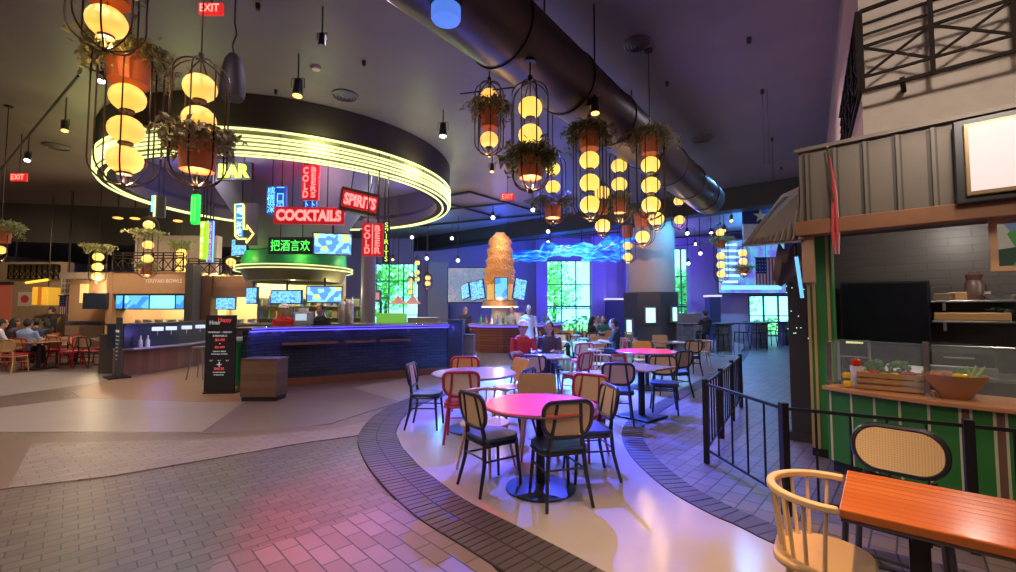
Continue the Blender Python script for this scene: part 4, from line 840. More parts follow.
cane_chair('black cane back chair right of the red lit table', loc=(3.05, 8.3, FZ), rz=R(28)); ply_chair('bright orange shell chair behind the red lit table', (3.1, 10.3, FZ), R(180)); windsor('light wood spindle chair left of the red lit table', (1.95, 9.6, FZ), R(-100)); cane_chair('red cane back chair left of the red lit table', red_w, red_seat, loc=(1.65, 10.2, FZ), rz=R(10))
T6 = (4.3, 11.9, FZ); square_table('small square table close to the round column base', T6, .8, .8)
cane_chair('black cane back chair in front of the table near the column', loc=(4.45, 11.1, FZ), rz=R(5)); cane_chair('black cane chair left of the table near the column', loc=(3.6, 12.1, FZ), rz=R(-80)); ply_chair('orange shell chair behind the table near the column', (4.4, 12.9, FZ), R(180), mat('pale_ply', (.6, .36, .18), .4))
windsor('light wood spindle chair alone at the edge of the brick walkway', (5.3, 12.4, FZ), R(80))
# further tables, built small in the picture
rnd = random.Random(3)
far_t = [(1.2, 12.2, 'second row of the blue lit area'), (2.6, 13.4, 'left of the column, before the seated group'), (2.0, 15.2, 'far back beside the second bar'), (3.7, 16.8, 'under the group of diners'), (1.9, 19.0, 'near the blue framed window'), (4.4, 22.0, 'in front of the dark box on the blue wall'), (2.2, 22.8, 'right at the foot of the blue framed window')]
for i, (x, y, where) in enumerate(far_t):
    if i % 2: round_table('round dining table '+where, (x, y, FZ), .5)
    else: square_table('square dining table '+where, (x, y, FZ), .8, .8)
    for j, a in enumerate((-100, -10, 80, 170)):
        if rnd.random() < .15: continue
        k = rnd.choice('bnro'); loc = at_tbl((x, y), a+rnd.uniform(-15, 15), .72); loc = (loc[0], loc[1], FZ); rz = R(a+90)
        lab = {'b': 'black cane', 'n': 'wood spindle', 'r': 'red cane', 'o': 'orange shell'}[k]+' chair, '+['near', 'walkway', 'window', 'bar'][j]+' side'+' of the table '+' '.join(where.split()[:7])
        if k == 'b': cane_chair(lab, loc=loc, rz=rz)
        elif k == 'r': cane_chair(lab, red_w, red_seat, loc=loc, rz=rz)
        elif k == 'n': windsor(lab, loc, rz)
        else: ply_chair(lab, loc, rz)
# nearest table and chairs in the corner ------------------------------
slat_top = None
def slat_mat():
    m = planks('table_slats', (.60, .17, .035), (.5, .12, .022), .06, 3.1, .22, 'XY'); b = m.node_tree.nodes['Principled BSDF']; b.inputs['Coat Weight'].default_value = .4; b.inputs['Coat Roughness'].default_value = .12; return m
E1, E2, E3 = Z(835, 507, .765), Z(850, 470, .765), Z(1016, 500, .765); rzT = atan2((E3-E2).y, (E3-E2).x); TW = (E2-E1).length/2
UT = Vector((cos(rzT), sin(rzT), 0)); VT = Vector((-UT.y, UT.x, 0)); C4 = Vector(((E1.x+E2.x)/2, (E1.y+E2.y)/2, 0))+UT*.66
t = thing('slatted_table', 'orange brown butcher block table in the near corner', 'table', (C4.x, C4.y, FZ), rzT)
MB().bx(-.66, .66, -TW, TW, .705, .745).build('tabletop', slat_mat(), t, bev=.006); MB().bx(-.655, .655, -TW+.01, TW-.01, .69, .705).build('under_edge', mat('edge_brown', (.14, .1, .07), .4), t)
for sx_ in (-.4, .4):
    MB().bx(sx_-.035, sx_+.035, -.035, .035, .03, .66).build('leg', black, t); MB().bx(sx_-.22, sx_+.22, -.25, .25, 0, .03).build('foot', black, t, bev=.01); MB().bx(sx_-.03, sx_+.03, -.26, .26, .66, .69).build('crossbar', black, t)
wq = (Z(842, 475, .76)+Z(830, 506, .76))/2; wr_ = (Z(842, 475, .76)-Z(830, 506, .76)).length/2
wc = windsor('blond spindle back armchair at the end of the orange brown table', (wq.x-.07, wq.y, FZ), rzT-pi/2+R(4), mat('blond_wood', (.72, .47, .22), .4, noise=.1), seat_m=mat('blond_seat', (.55, .34, .15), .4))
wc.scale = (wr_/.27*.98, wr_/.27*.98, 1)
c5 = Vector((2.17, 2.58, 0)); t = thing('cane_bench_chair', 'black chair with a wide oval woven cane back behind the orange brown table', 'chair', (c5.x, c5.y, FZ), R(134))
ol = rrect(.42, .255, .118, 10); cp = lambda x, z, y=0: (x, -.2-(z-.56)*.12+y, z)
MB().tube([cp(x, z+.745) for x, z in ol], .02, 8, True).build('back_frame', blk_w, t, True)
pts = [cp(x*.96, z*.93+.745) for x, z in ol]; n = len(pts); b = MB(); b.add([(x, y+.018, z) for x, y, z in pts]+[(x, y-.01, z) for x, y, z in pts], [tuple(range(n)), tuple(range(2*n-1, n-1, -1))]+[(i, n+i, n+(i+1) % n, (i+1) % n) for i in range(n)])
def cane2():
    m = bpy.data.materials.new('woven_cane'); m.use_nodes = True; nt = m.node_tree; bb = nt.nodes['Principled BSDF']; LL = nt.links
    tc = nt.nodes.new('ShaderNodeTexCoord'); sp = nt.nodes.new('ShaderNodeSeparateXYZ'); LL.new(tc.outputs['Object'], sp.inputs[0])
    ws = []
    for ax in (0, 2):
        mt = nt.nodes.new('ShaderNodeMath'); mt.operation = 'MULTIPLY'; mt.inputs[1].default_value = 2*pi/.0135; LL.new(sp.outputs[ax], mt.inputs[0])
        sn = nt.nodes.new('ShaderNodeMath'); sn.operation = 'SINE'; LL.new(mt.outputs[0], sn.inputs[0]); ws.append(sn)
    ml = nt.nodes.new('ShaderNodeMath'); ml.operation = 'MINIMUM'; LL.new(ws[0].outputs[0], ml.inputs[0]); LL.new(ws[1].outputs[0], ml.inputs[1])
    cr = nt.nodes.new('ShaderNodeValToRGB'); cr.color_ramp.elements[0].position = .35; cr.color_ramp.elements[0].color = (.78, .55, .28, 1); cr.color_ramp.elements[1].position = .6; cr.color_ramp.elements[1].color = (.3, .19, .09, 1)
    LL.new(ml.outputs[0], cr.inputs[0]); LL.new(cr.outputs[0], bb.inputs['Base Color']); bb.inputs['Roughness'].default_value = .55; return m
b.build('cane_panel', cane2(), t)
MB().prism([(x, -y) for x, y in rrect(.42, .4, .1, 5)], .43, .47).build('seat', navy, t, bev=.012)
for sx_ in (-1, 1):
    MB().tube([(sx_*.2, .18, .43), (sx_*.22, .2, 0)], .016, 8).build('leg', blk_w, t, True); MB().tube([(sx_*.22, -.25, 0), (sx_*.19, -.2, .45), (sx_*.15, -.2, .6)], .017, 8).build('leg', blk_w, t, True)
MB().tube([(-.21, .19, .25), (.21, .19, .25)], .01, 6).tube([(-.21, -.22, .25), (.21, -.22, .25)], .01, 6).build('stretcher', blk_w, t)
# fence ---------------------------------------------------------------
fA, fB, fC = F(707, 465), P(783, 400, 3.56), P(968, 421, 3.02); fD = P(740, 355, 7.44)
fence_m = mat('fence_black', (.022, .018, .02), .4, .3)
fn = thing('railing', 'low black metal railing bending along the brick walkway', 'railing', (fA.x, fA.y, FZ)); FO = Vector((fA.x, fA.y, 0)); FH = .86
def run(a, b, nposts, bars, ends=(1, 1)):
    a = Vector((a.x, a.y, 0))-FO; b = Vector((b.x, b.y, 0))-FO
    MB().tube([a+Vector((0, 0, FH-.045)), b+Vector((0, 0, FH-.045))], .017, 4).build('rail', fence_m, fn); MB().tube([a+Vector((0, 0, .14)), b+Vector((0, 0, .14))], .013, 4).build('rail', fence_m, fn)
    for i in range(nposts):
        if (i == 0 and not ends[0]) or (i == nposts-1 and not ends[1]): continue
        p = a.lerp(b, i/(nposts-1)); MB().box((p.x, p.y, FH/2), (.055, .055, FH), atan2((b-a).y, (b-a).x)).build('post', fence_m, fn, bev=.004)
    for i in range(1, bars):
        p = a.lerp(b, i/bars)
        if abs((i/bars*(nposts-1)) % 1) < 1e-6: continue
        MB().tube([p+Vector((0, 0, .14)), p+Vector((0, 0, FH-.05))], .009, 6).build('baluster', fence_m, fn)
run(fA, fD, 4, 18); run(fA, fB, 2, 5, (0, 1)); run(fB, fC, 2, 5, (0, 1)); fE = Vector((fC.x+.9, fC.y-.55, 0)); run(fC, fE, 2, 5, (0, 1))
# ================================================================ FOOD BOOTH ON THE RIGHT
BO = Vector((3.02, 4.6, 0))
def B2W(s, d, z=0): return BO+U*s+V*d+Vector((0, 0, z))
def BP(px, py, d):                        # sight line meets the booth plane d behind its front: returns s, z
    r = ray(px, py); o = Vector((0, 0, CAMH))-BO; t = (d-o.dot(V))/r.dot(V); p = o+r*t; return p.dot(U), p.z
def bthing(name, label, cat, s=0, d=0, z=0, group=None, rz=0): return thing(name, label, cat, B2W(s, d, z), -GA+rz, group)
ribm = mat('roof_metal', (.17, .14, .115), .5, .25, noise=.08); seam_m = mat('roof_seam', (.07, .055, .045), .5); beamw = mat('timber', (.27, .12, .055), .5, noise=.2, nscale=6); stucco = mat('stucco', (.46, .385, .33), .85, noise=.14, nscale=9, bump=.25, bscale=14); peach = mat('peach_plaster', (.52, .32, .22), .8, noise=.06)
zt = BP(802, 153, 0)[1]; z1 = BP(804, 222, 0)[1]; z0 = BP(806, 236, 0)[1]
rf = bthing('booth_awning', 'ribbed metal awning fascia with timber beam over the food booth', 'awning')
MB().bx(0, 3.2, 0, .08, z1, zt).build('metal_panel', ribm, rf); MB().bx(-.03, 3.2, -.05, .35, zt, zt+.035).build('capping', ribm, rf)
m = MB()
for i in range(9): m.bx(.06+i*.235, .085+i*.235, -.035, 0, z1, zt-.02)
m.build('standing_seam', ribm, rf)
m = MB()
for i in range(9): m.bx(.03+i*.235, .06+i*.235, -.006, 0, z1, zt-.03).bx(.085+i*.235, .1+i*.235, -.006, 0, z1, zt-.03)
m.build('seam_groove', seam_m, rf); MB().bx(-.04, 3.2, -.06, .12, z0, z1).build('timber_beam', beamw, rf, bev=.008)
MB().bx(0, 3.2, .08, 1.2, z1-.03, z1+.03).build('soffit', dark, rf)
# menu screen in the fascia
s0, a1 = BP(966, 198, -.08); s1 = s0+1.0; sc0 = BP(968, 128, -.1)[1]; sc1 = BP(968, 193, -.1)[1]
t = bthing('menu_screen', 'large white lit screen in a dark metal frame on the awning', 'screen', s0, -.12, 0)
MB().bx(-.06, 1.1, 0, .1, sc1-.09, sc0+.07).build('frame', mat('frame_dark', (.05, .05, .055), .35, .5), t, bev=.012); MB().bx(0, 1.1, -.03, 0, sc1-.035, sc0+.02).build('inner_frame', mat('frame_bronze', (.3, .2, .1), .35, .6), t, bev=.008)
MB().bx(.03, 1.07, -.034, -.03, sc1, sc0).build('display', glow('screen_white', (.72, .6, .58), .85), t)
# side awning sloping outwards
sa = thing('side_awning', 'ribbed sloping metal awning on the walkway side of the booth', 'awning', tuple(BO))
pA = P(803, 240, 4.6); pB = P(746, 245, 5.5); pC = P(784, 196, 5.9); pD = P(803, 188, 4.68)
rl = lambda p: tuple(p-BO)
MB().slab([rl(pA), rl(pD), rl(pC), rl(pB)], .04).build('metal_panel', mat('side_roof', (.09, .072, .058), .6), sa)
m = MB()
for i in range(10):
    f = (i+.4)/10; lo = pA.lerp(pB, f); hi = pD.lerp(pC, min(1, f*1.0)); to = Vector((-.03, -.06, .0)); m.tube([Vector(rl(lo))+to, Vector(rl(hi))+to], .022, 4)
m.build('standing_seam', mat('seam_light', (.17, .14, .105), .6), sa); MB().tube([Vector(rl(pA)), Vector(rl(pB))], .03, 4).tube([Vector(rl(pD)), Vector(rl(pC))], .03, 4).tube([Vector(rl(pC)), Vector(rl(pB))], .03, 4).build('edge_trim', ribm, sa)
# walls of the booth
fw = MB(); qf = BP(862, 100, .62)[0]
struct('wall_booth_front', MB().add([tuple(B2W(qf, .62, 3.0)), tuple(B2W(6, .62, 3.0)), tuple(B2W(6, .62, 9)), tuple(B2W(qf, .62, 9)), tuple(B2W(qf, .9, 3.0)), tuple(B2W(6, .9, 3.0)), tuple(B2W(6, .9, 9)), tuple(B2W(qf, .9, 9))], [(0, 1, 2, 3), (5, 4, 7, 6), (4, 0, 3, 7), (1, 5, 6, 2), (3, 2, 6, 7), (4, 5, 1, 0)]), stucco)
c1 = B2W(qf, .63); c2 = q0+d0*3.2
wn = (c2-c1); wn.z = 0; wd_ = wn.normalized(); wp = Vector((wd_.y, -wd_.x, 0))*.25
struct('wall_booth_side', MB().prism([tuple(c1[:2]), tuple(c2[:2]), tuple((c2+wp)[:2]), tuple((c1+wp)[:2])], 3.0, 9), peach)
sd0 = B2W(-.02, .25); sd1 = c2
ds = (sd1-sd0); ds.z = 0; wpp = Vector((ds.normalized().y, -ds.normalized().x, 0))*.2
struct('wall_booth_lower', MB().prism([tuple((sd0+ds*.08)[:2]), tuple(sd1[:2]), tuple((sd1+wpp)[:2]), tuple((sd0+ds*.08+wpp)[:2])], 0, 3.0), mat('booth_side_dark', (.06, .045, .04), .6))
# balcony railing
rs, rz1 = BP(857, 13, .3); rz0 = BP(864, 91, .3)[1]
bal = bthing('balcony_railing', 'dark metal balcony railing with crossed bars high above the booth', 'railing', rs, .3, 0); Hh = rz1-rz0
def panel(mb, p, q):
    p = Vector(p); q = Vector(q)
    for f, r_ in [(0, .022), (.17, .016), (.55, .018), (.69, .014), (.83, .014), (1, .024)]: mb.tube([p+Vector((0, 0, rz0+Hh*f)), q+Vector((0, 0, rz0+Hh*f))], r_, 4)
    mb.tube([p+Vector((0, 0, rz0+Hh*.17)), q+Vector((0, 0, rz0+Hh*.55))], .016, 4); mb.tube([q+Vector((0, 0, rz0+Hh*.17)), p+Vector((0, 0, rz0+Hh*.55))], .016, 4)
    mb.tube([p+Vector((0, 0, rz0)), p+Vector((0, 0, rz1))], .028, 4)
m = MB(); m2 = MB()
for i in range(5):
    panel(m, (.02+i*.52, 0, 0), (.02+(i+1)*.52, 0, 0))
sdir = Vector((wd_.dot(U), wd_.dot(V), 0))
for i in range(6): panel(m2, sdir*(i*.5), sdir*((i+1)*.5))
m.build('front_panel', mat('rail_dark', (.018, .012, .01), .8, spec=.15), bal); m2.build('side_panel', mat('rail_dark', (.018, .012, .01), .8, spec=.15), bal)
MB().bx(.3, .34, 0, .32, rz0, rz0+.04).bx(1.4, 1.44, 0, .32, rz0, rz0+.04).build('wall_bracket', mat('rail_dark', (.018, .012, .01), .8, spec=.15), bal)
# back wall, and what stands against it
BW = 2.5
struct('wall_booth_back', MB().add([tuple(B2W(-.3, BW, 0)), tuple(B2W(6, BW, 0)), tuple(B2W(6, BW, 3)), tuple(B2W(-.3, BW, 3)), tuple(B2W(-.3, BW+.1, 0)), tuple(B2W(6, BW+.1, 0)), tuple(B2W(6, BW+.1, 3)), tuple(B2W(-.3, BW+.1, 3))], [(0, 1, 2, 3), (5, 4, 7, 6), (4, 0, 3, 7), (1, 5, 6, 2), (3, 2, 6, 7), (4, 5, 1, 0)]), brickmat('booth_tile', (.085, .072, .068), (.095, .082, .076), (.07, .06, .056), .3, .1, 0, .4, .006, .3, 'XZ', .1))
struct('ceiling_booth', MB().add([tuple(B2W(-.1, 1.15, 2.9)), tuple(B2W(6, 1.15, 2.9)), tuple(B2W(6, BW, 2.9)), tuple(B2W(-.1, BW, 2.9)), tuple(B2W(-.1, 1.15, 2.96)), tuple(B2W(6, 1.15, 2.96)), tuple(B2W(6, BW, 2.96)), tuple(B2W(-.1, BW, 2.96))], [(3, 2, 1, 0), (4, 5, 6, 7), (0, 1, 5, 4), (2, 3, 7, 6)]), dark)
sx0, zz1 = BP(840, 283, BW-.2); sx1, _ = BP(930, 283, BW-.2); zb_ = BP(900, 372, BW-.2)[1]
t = bthing('black_panel', 'big black switched off screen panel on the back wall of the booth', 'screen', sx0, BW-.25); MB().bx(0, sx1-sx0, 0, .15, zb_, zz1).build('casing', mat('tv_black', (.015, .015, .018), .35), t, bev=.01); MB().bx(.03, sx1-sx0-.03, -.01, 0, zb_+.03, zz1-.03).build('display', mat('black_gloss', (.006, .007, .012), .25), t)
sh0 = BP(931, 300, BW-.15)[0]; zsA = BP(975, 300.5, BW-.15)[1]; zsB = BP(975, 321, BW-.15)[1]; steel = mat('steel', (.5, .5, .5), .3, .8)
shelfs = []
for zz_, lab in ((zsA, 'upper steel shelf on the back wall of the booth'), (zsB, 'lower steel shelf on the back wall of the booth')):
    t = bthing('wall_shelf', lab, 'shelf', sh0, BW-.32); MB().bx(0, 2.4, 0, .31, zz_-.02, zz_).build('board', steel, t, bev=.004); MB().bx(.1, .13, .02, .31, zz_-.12, zz_-.02).bx(1.6, 1.63, .02, .31, zz_-.12, zz_-.02).build('bracket', steel, t)
def onshelf(px, z, name, lab, cat, fn, d=BW-.2):
    s = BP(px, 300, d)[0]; t = bthing(name, lab, cat, s, d, z+.002); fn(t); return t
wood_b = mat('board_wood', (.45, .25, .1), .5); ceram = mat('ceramic', (.5, .47, .42), .4); dkg = mat('dark_green', (.04, .08, .04), .6)
onshelf(958, zsA, 'wooden_block', 'small wooden block on the upper booth shelf', 'block', lambda t: MB().bx(-.09, .09, -.06, .06, 0, .1).build('block', wood_b, t, bev=.01))
onshelf(945, zsA, 'shelf_box', 'dark box at the start of the upper booth shelf', 'box', lambda t: MB().bx(-.1, .1, -.06, .06, 0, .09).build('body', mat('box_brown', (.15, .1, .07), .6), t, bev=.01))
onshelf(975, zsA, 'pepper_mill', 'tall dark turned jar on the upper booth shelf', 'jar', lambda t: MB().lathe([(.001, 0), (.09, 0), (.085, .2), (.06, .24), (.08, .3), (.05, .34), (.001, .35)], n=20).build('body', mat('jar_dark', (.1, .05, .035), .4), t, True))
onshelf(986, zsA, 'ceramic_cup', 'pale cup right of the dark turned jar', 'cup', lambda t: MB().lathe([(.001, 0), (.035, 0), (.045, .1), (.038, .1), (.03, .01), (.001, .01)], n=16).build('body', ceram, t, True))
onshelf(1000, zsA, 'serving_dish', 'shallow pale dish on the upper booth shelf', 'dish', lambda t: MB().lathe([(.001, 0), (.09, 0), (.16, .07), (.15, .07), (.085, .015), (.001, .015)], n=24).build('body', ceram, t, True))
onshelf(939, zsB, 'steel_tin', 'little steel tin at the start of the lower booth shelf', 'tin', lambda t: MB().lathe([(.001, 0), (.05, 0), (.05, .1), (.001, .1)], n=16).build('body', steel, t, True))
onshelf(970, zsB, 'wooden_tray', 'long wooden tray on the lower booth shelf', 'tray', lambda t: MB().bx(-.32, .32, -.1, .1, 0, .1).build('body', wood_b, t, bev=.015))
def plant(t):
    MB().lathe([(.001, 0), (.07, 0), (.09, .1), (.001, .1)], n=16).build('pot', ceram, t, True); f = MB(); leafblob(f, (0, 0, .13), .13, .04, 150, .022); f.build('foliage', dkg, t)
onshelf(999, zsB, 'potted_plant', 'small dark leafy plant on the lower booth shelf', 'potted plant', plant)
# back work counter with a hooded machine
cz = BP(960, 372, BW-.7)[1]
t = bthing('work_counter', 'steel work counter along the back wall of the booth', 'counter', BP(905, 372, BW-.7)[0], BW-.75); MB().bx(0, 3, 0, .72, 0, .82).build('body', mat('steel_dark', (.12, .12, .13), .4, .6), t); MB().bx(0, 3, -.03, .73, .82, .86).build('top', steel, t, bev=.005)
s_ = BP(958, 345, BW-.5)[0]; t = bthing('chafing_dish', 'dark domed roll top dish on the back counter of the booth', 'chafing dish', s_, BW-.45, .86)
MB().bx(-.3, .3, -.18, .18, 0, .1).build('tray', steel, t, bev=.01); dm = MB(); prof = [(.30*cos(a), .1+.3*sin(a)) for a in [R(x) for x in range(0, 91, 15)]]
dm.add([(x, -.17, z) for x in (-.3, -.28, -.2, 0, .2, .28, .3) for z in [.1]]+[], [])
dome = MB(); vs = []; fs = []
for i in range(9):
    a = pi*i/8
    for x in (-.28, .28): vs.append((x, -.17*cos(a), .1+.26*sin(a)**.6))
for i in range(8): fs.append((i*2, i*2+1, i*2+3, i*2+2))
fs += [tuple(range(0, 18, 2)), tuple(range(17, 0, -2))]; dome.add(vs, fs).build('lid', mat('lid_dark', (.06, .06, .065), .25, .6), t)
MB().tube([(-.12, -.19, .2), (-.12, -.23, .2), (.12, -.23, .2), (.12, -.19, .2)], .01, 6).build('handle', steel, t)
for q_ in ((1.2, 1.5, 2.6), (2.6, 1.6, 2.6)): lamp('booth_fill', 'POINT', tuple(B2W(*q_)), 26, (1, .9, .8), size=.1)  # unseen fill added to brighten the booth interior
# picture near the front
ps0, pz1 = BP(988, 219, .1); pz0 = BP(990, 272, .1)[1]
t = bthing('framed_picture', 'wood framed colourful food picture hung under the timber beam', 'picture', ps0, .12)
MB().bx(0, .62, 0, .03, pz0, pz1).build('frame', mat('pale_frame', (.6, .36, .2), .5), t, bev=.006)
pmx = emitpix('picture_print', [(.05, .08, .05), (.5, .05, .04), (.1, .3, .06), (.55, .45, .35), (.2, .25, .4)], .35, 6); MB().bx(.05, .57, -.004, 0, pz0+.05, pz1-.05).build('print', pmx, t)
# front counter (bowed outwards) -------------------------------------
kA = P(824, 383, 4.5); kB = P(932, 399, 3.76); kC = P(1016, 407, 3.43); kD = kC+(kC-kB)*1.6
CH = .86; kp = [Vector((p.x, p.y, 0)) for p in (kA, kB, kC, kD)]
kk = [kp[0], kp[0].lerp(kp[1], .33)+Vector((-.02, -.02, 0)), kp[0].lerp(kp[1], .66)+Vector((-.02, -.03, 0)), kp[1], kp[2], kp[3]]
ct = thing('booth_counter', 'food counter faced with green cream and brown stripes under a wood top', 'counter', tuple(kk[0]))
V2 = -1
rel(ribbon(kk, .03, .5, .14, CH-.03), ct).build('body', mat('green_panel2', (.035, .2, .035), .5), ct)
rel(ribbon(kk, .1, .48, 0, .15), ct).build('plinth', mat('plinth_blue', (.02, .03, .05), .4), ct); rel(ribbon(kk, -.04, .62, CH-.04, CH), ct).build('worktop', mat('oak_top', (.55, .24, .1), .35, noise=.12, nscale=6), ct, bev=.006)
cream = mat('stripe_cream', (.65, .58, .38), .5); brn = mat('stripe_brown', (.2, .1, .06), .5); ms1, ms2 = MB(), MB()
Ls = [0]
for i in range(1, len(kk)): Ls.append(Ls[-1]+(kk[i]-kk[i-1]).length)
def kat(d):
    for i in range(1, len(kk)):
        if Ls[i] >= d: return kk[i-1].lerp(kk[i], (d-Ls[i-1])/(Ls[i]-Ls[i-1])), (kk[i]-kk[i-1]).normalized()
    return kk[-1], (kk[-1]-kk[-2]).normalized()
d_ = .04; i = 0
while d_ < Ls[-1]-.1:
    p, tg = kat(d_); nrm = Vector((-tg.y, tg.x, 0)); a = atan2(tg.y, tg.x)
    c = p+nrm*.03-FO*0; ms1.box((c.x-ct.location.x, c.y-ct.location.y, (.14+CH-.04)/2), (.018, .012, CH-.18), a)
    if i > 4:
        p2, tg2 = kat(d_+.032); c2_ = p2+Vector((-tg2.y, tg2.x, 0))*.03; ms2.box((c2_.x-ct.location.x, c2_.y-ct.location.y, (.14+CH-.04)/2), (.04, .012, CH-.18), a)
        p3, tg3 = kat(d_+.062); c3_ = p3+Vector((-tg3.y, tg3.x, 0))*.03; ms1.box((c3_.x-ct.location.x, c3_.y-ct.location.y, (.14+CH-.04)/2), (.016, .012, CH-.18), a)
    d_ += .19; i += 1
ms1.build('cream_stripe', cream, ct); ms2.build('brown_stripe', brn, ct)
# striped end post, timber bracket, dark pillar with fairy lights
zt_ = P(815, 215, 5.0).z
for px_, w2, m_, y_ in [(813.5, .05, cream, 5.0), (816.5, .03, brn, 5.0), (819.5, .05, cream, 5.0), (825, .1, mat('green_panel2', (.035, .2, .035), .5), 4.98), (831, .03, cream, 4.95)]:
    pass
p = P(822, 300, 5.0); t = thing('striped_post', 'tall post with green and cream stripes at the end of the booth', 'post', (p.x, p.y, 0), -GA)
MB().bx(-.11, .11, -.09, .09, .1, 2.5).build('core', mat('green_panel2', (.035, .2, .035), .5), t)
m = MB()
for x in (-.105, -.055, .075): m.bx(x-.013, x+.013, -.105, -.088, .1, 2.5)
m.bx(-.125, -.109, -.06, -.03, .1, 2.5); m.bx(-.125, -.109, .03, .06, .1, 2.5); m.build('cream_stripe', mat('stripe_gold', (.5, .33, .13), .5), t); MB().bx(-.12, .12, -.1, .1, 0, .1).build('plinth', black, t)
p = P(808.5, 255, 4.62); tb = P(808, 283, 4.62).z; t = thing('timber_bracket', 'short timber bracket hanging at the corner of the awning', 'bracket', (p.x, p.y, tb), -GA); MB().bx(-.05, .05, -.05, .05, 0, z0-tb).build('timber', mat('timber_pale', (.42, .27, .15), .5), t, bev=.008); MB().bx(-.03, .03, -.03, .03, -.03, 0).build('end_cap', beamw, t)
p = P(803, 300, 5.6); t = thing('dark_pillar', 'dark square pillar strung with tiny green lights beside the booth', 'pillar', (p.x, p.y, 0), -GA); MB().bx(-.14, .14, -.14, .14, 0, 2.35).build('shaft', mat('pillar_dark', (.045, .04, .032), .6), t, bev=.01); MB().bx(-.17, .17, -.17, .17, 0, .12).build('base', dark, t)
m = MB()
for i in range(46): a = random.uniform(-.14, .14); zz_ = random.uniform(1.25, 2.35); m.ball((a, -.15, zz_) if random.random() < .5 else (-.15, a, zz_), .006, 6)
m.build('fairy_lights', glow('fairy', (.5, 1, .7), 1.4), t)
p = P(795, 262, 5.3); t = thing('cloth_drape', 'grey cloth bunched under the side awning', 'cloth', p, 0); m = MB(); vs = []
for i in range(9):
    for j in range(7): vs.append((-.16+.05*j-.02*i*.5, .05*sin(j*2.2+i*.5), .25-.055*i-.1*abs(sin(j*.9))))
m.add(vs, [(i*7+j, i*7+j+1, i*7+j+8, i*7+j+7) for i in range(8) for j in range(6)]); m.build('cloth', mat('cloth_grey', (.2, .15, .15), .8), t, True); MB().tube([(0, .04, .2), (.1, .04, .5)], .01, 5).build('cord', black, t)
t.rotation_euler[2] = -.4
p = P(801.5, 275, 4.9); t = thing('light_tube', 'slanting blue tube light beside the pillar', 'light', (p.x, p.y, p.z)); MB().tube([(-.05, 0, .2), (.0, 0, -.25)], .018, 8).build('tube', glow('tube_blue', (.15, .5, 1), 1.2), t, True); MB().tube([(-.05, 0, .2), (-.07, 0, .5)], .012, 8).build('holder', black, t, True)
# rolled red and white flag hanging on the beam
p = P(838, 238, 4.35); zT = P(834, 152, 4.35).z; zB = P(839, 254, 4.35).z
t = thing('furled_flag', 'furled red and white striped flag hanging against the awning', 'flag', (p.x-.02, 4.35-.0, zB)); H_ = zT-zB
for k, (dx, dy, m_) in enumerate([(-.012, 0, 'r'), (.012, .0, 'w'), (0, -.014, 'r'), (.004, .012, 'w')]):
    MB().tube([(dx*1.8, dy, 0), (dx*2.2, dy*1.6, H_*.2), (dx*1.4, dy, H_*.6), (dx*.4-.04, dy, H_*.95)], [.007, .013, .011, .006], 8).build('fold', mat('flag_red', (.6, .06, .07), .7) if m_ == 'r' else mat('flag_white', (.6, .5, .52), .7), t, True)
MB().tube([(-.05, 0, H_+.04), (-.03, -.02, H_*.5)], .008, 6).build('pole', black, t); MB().ball((-.05, 0, H_+.05), .014, 8).build('finial', mat('gold', (.6, .45, .15), .3, .8), t, True)
# sneeze guard: glass on steel posts
def gpost(px, py, Yd, h, lab):
    p = P(px, py, Yd); t = thing('glass_post', lab, 'post', (p.x, p.y, CH), -GA); MB().bx(-.02, .02, -.02, .02, 0, h).build('upright', mat('chrome', (.55, .5, .5), .18, .9), t, bev=.004); MB().bx(-.035, .035, -.035, .035, 0, .01).build('foot', mat('chrome', (.55, .5, .5), .18, .9), t); return Vector((p.x, p.y, 0))
g1 = gpost(830, 383, 4.6, .42, 'steel post holding glass at the booth counter end'); g2 = gpost(928, 394, 3.9, .47, 'stout steel glass post in the middle of the booth counter'); 
g3 = kp[2]+Vector((.12, .14, 0)); g4 = kp[3]+Vector((.12, .14, 0)); ggl = mat('guard_glass', (.6, .7, .68), .03, alpha=.12)
def gpane(a, b, lab, h=.44):
    d = (b-a); n = Vector((-d.y, d.x, 0)).normalized()*.004; t = thing('glass_screen', lab, 'glass', (a.x, a.y, CH)); o = Vector((a.x, a.y, 0))
    q = [a-o-n+d*.03, b-o-n-d*.03, b-o+n-d*.03, a-o+n+d*.03]; MB().prism([tuple(x[:2]) for x in q], .02, h).build('pane', ggl, t); MB().tube([a-o+d*.03+Vector((0, 0, h)), b-o-d*.03+Vector((0, 0, h))], .006, 5).build('top_edge', mat('glass_edge', (.12, .2, .17), .2), t)
gpane(g1, g2, 'glass guard in front of the vegetable crate'); gpane(g2, g4, 'glass guard in front of the big wooden bowl')
p = P(856, 380, 4.75); t = thing('steel_rack', 'small steel frame rack behind the white vase', 'rack', (p.x, p.y, CH), -GA); MB().tube([(-.14, 0, 0), (-.14, 0, .42), (.12, 0, .42), (.12, 0, 0)], .016, 4).tube([(-.14, 0, .25), (.12, 0, .25)], .008, 4).build('frame', steel, t); MB().box((.0, 0, .4), (.14, .05, .02)).build('lamp_bar', glow('rack_light', (.8, .8, .3), .8), t)
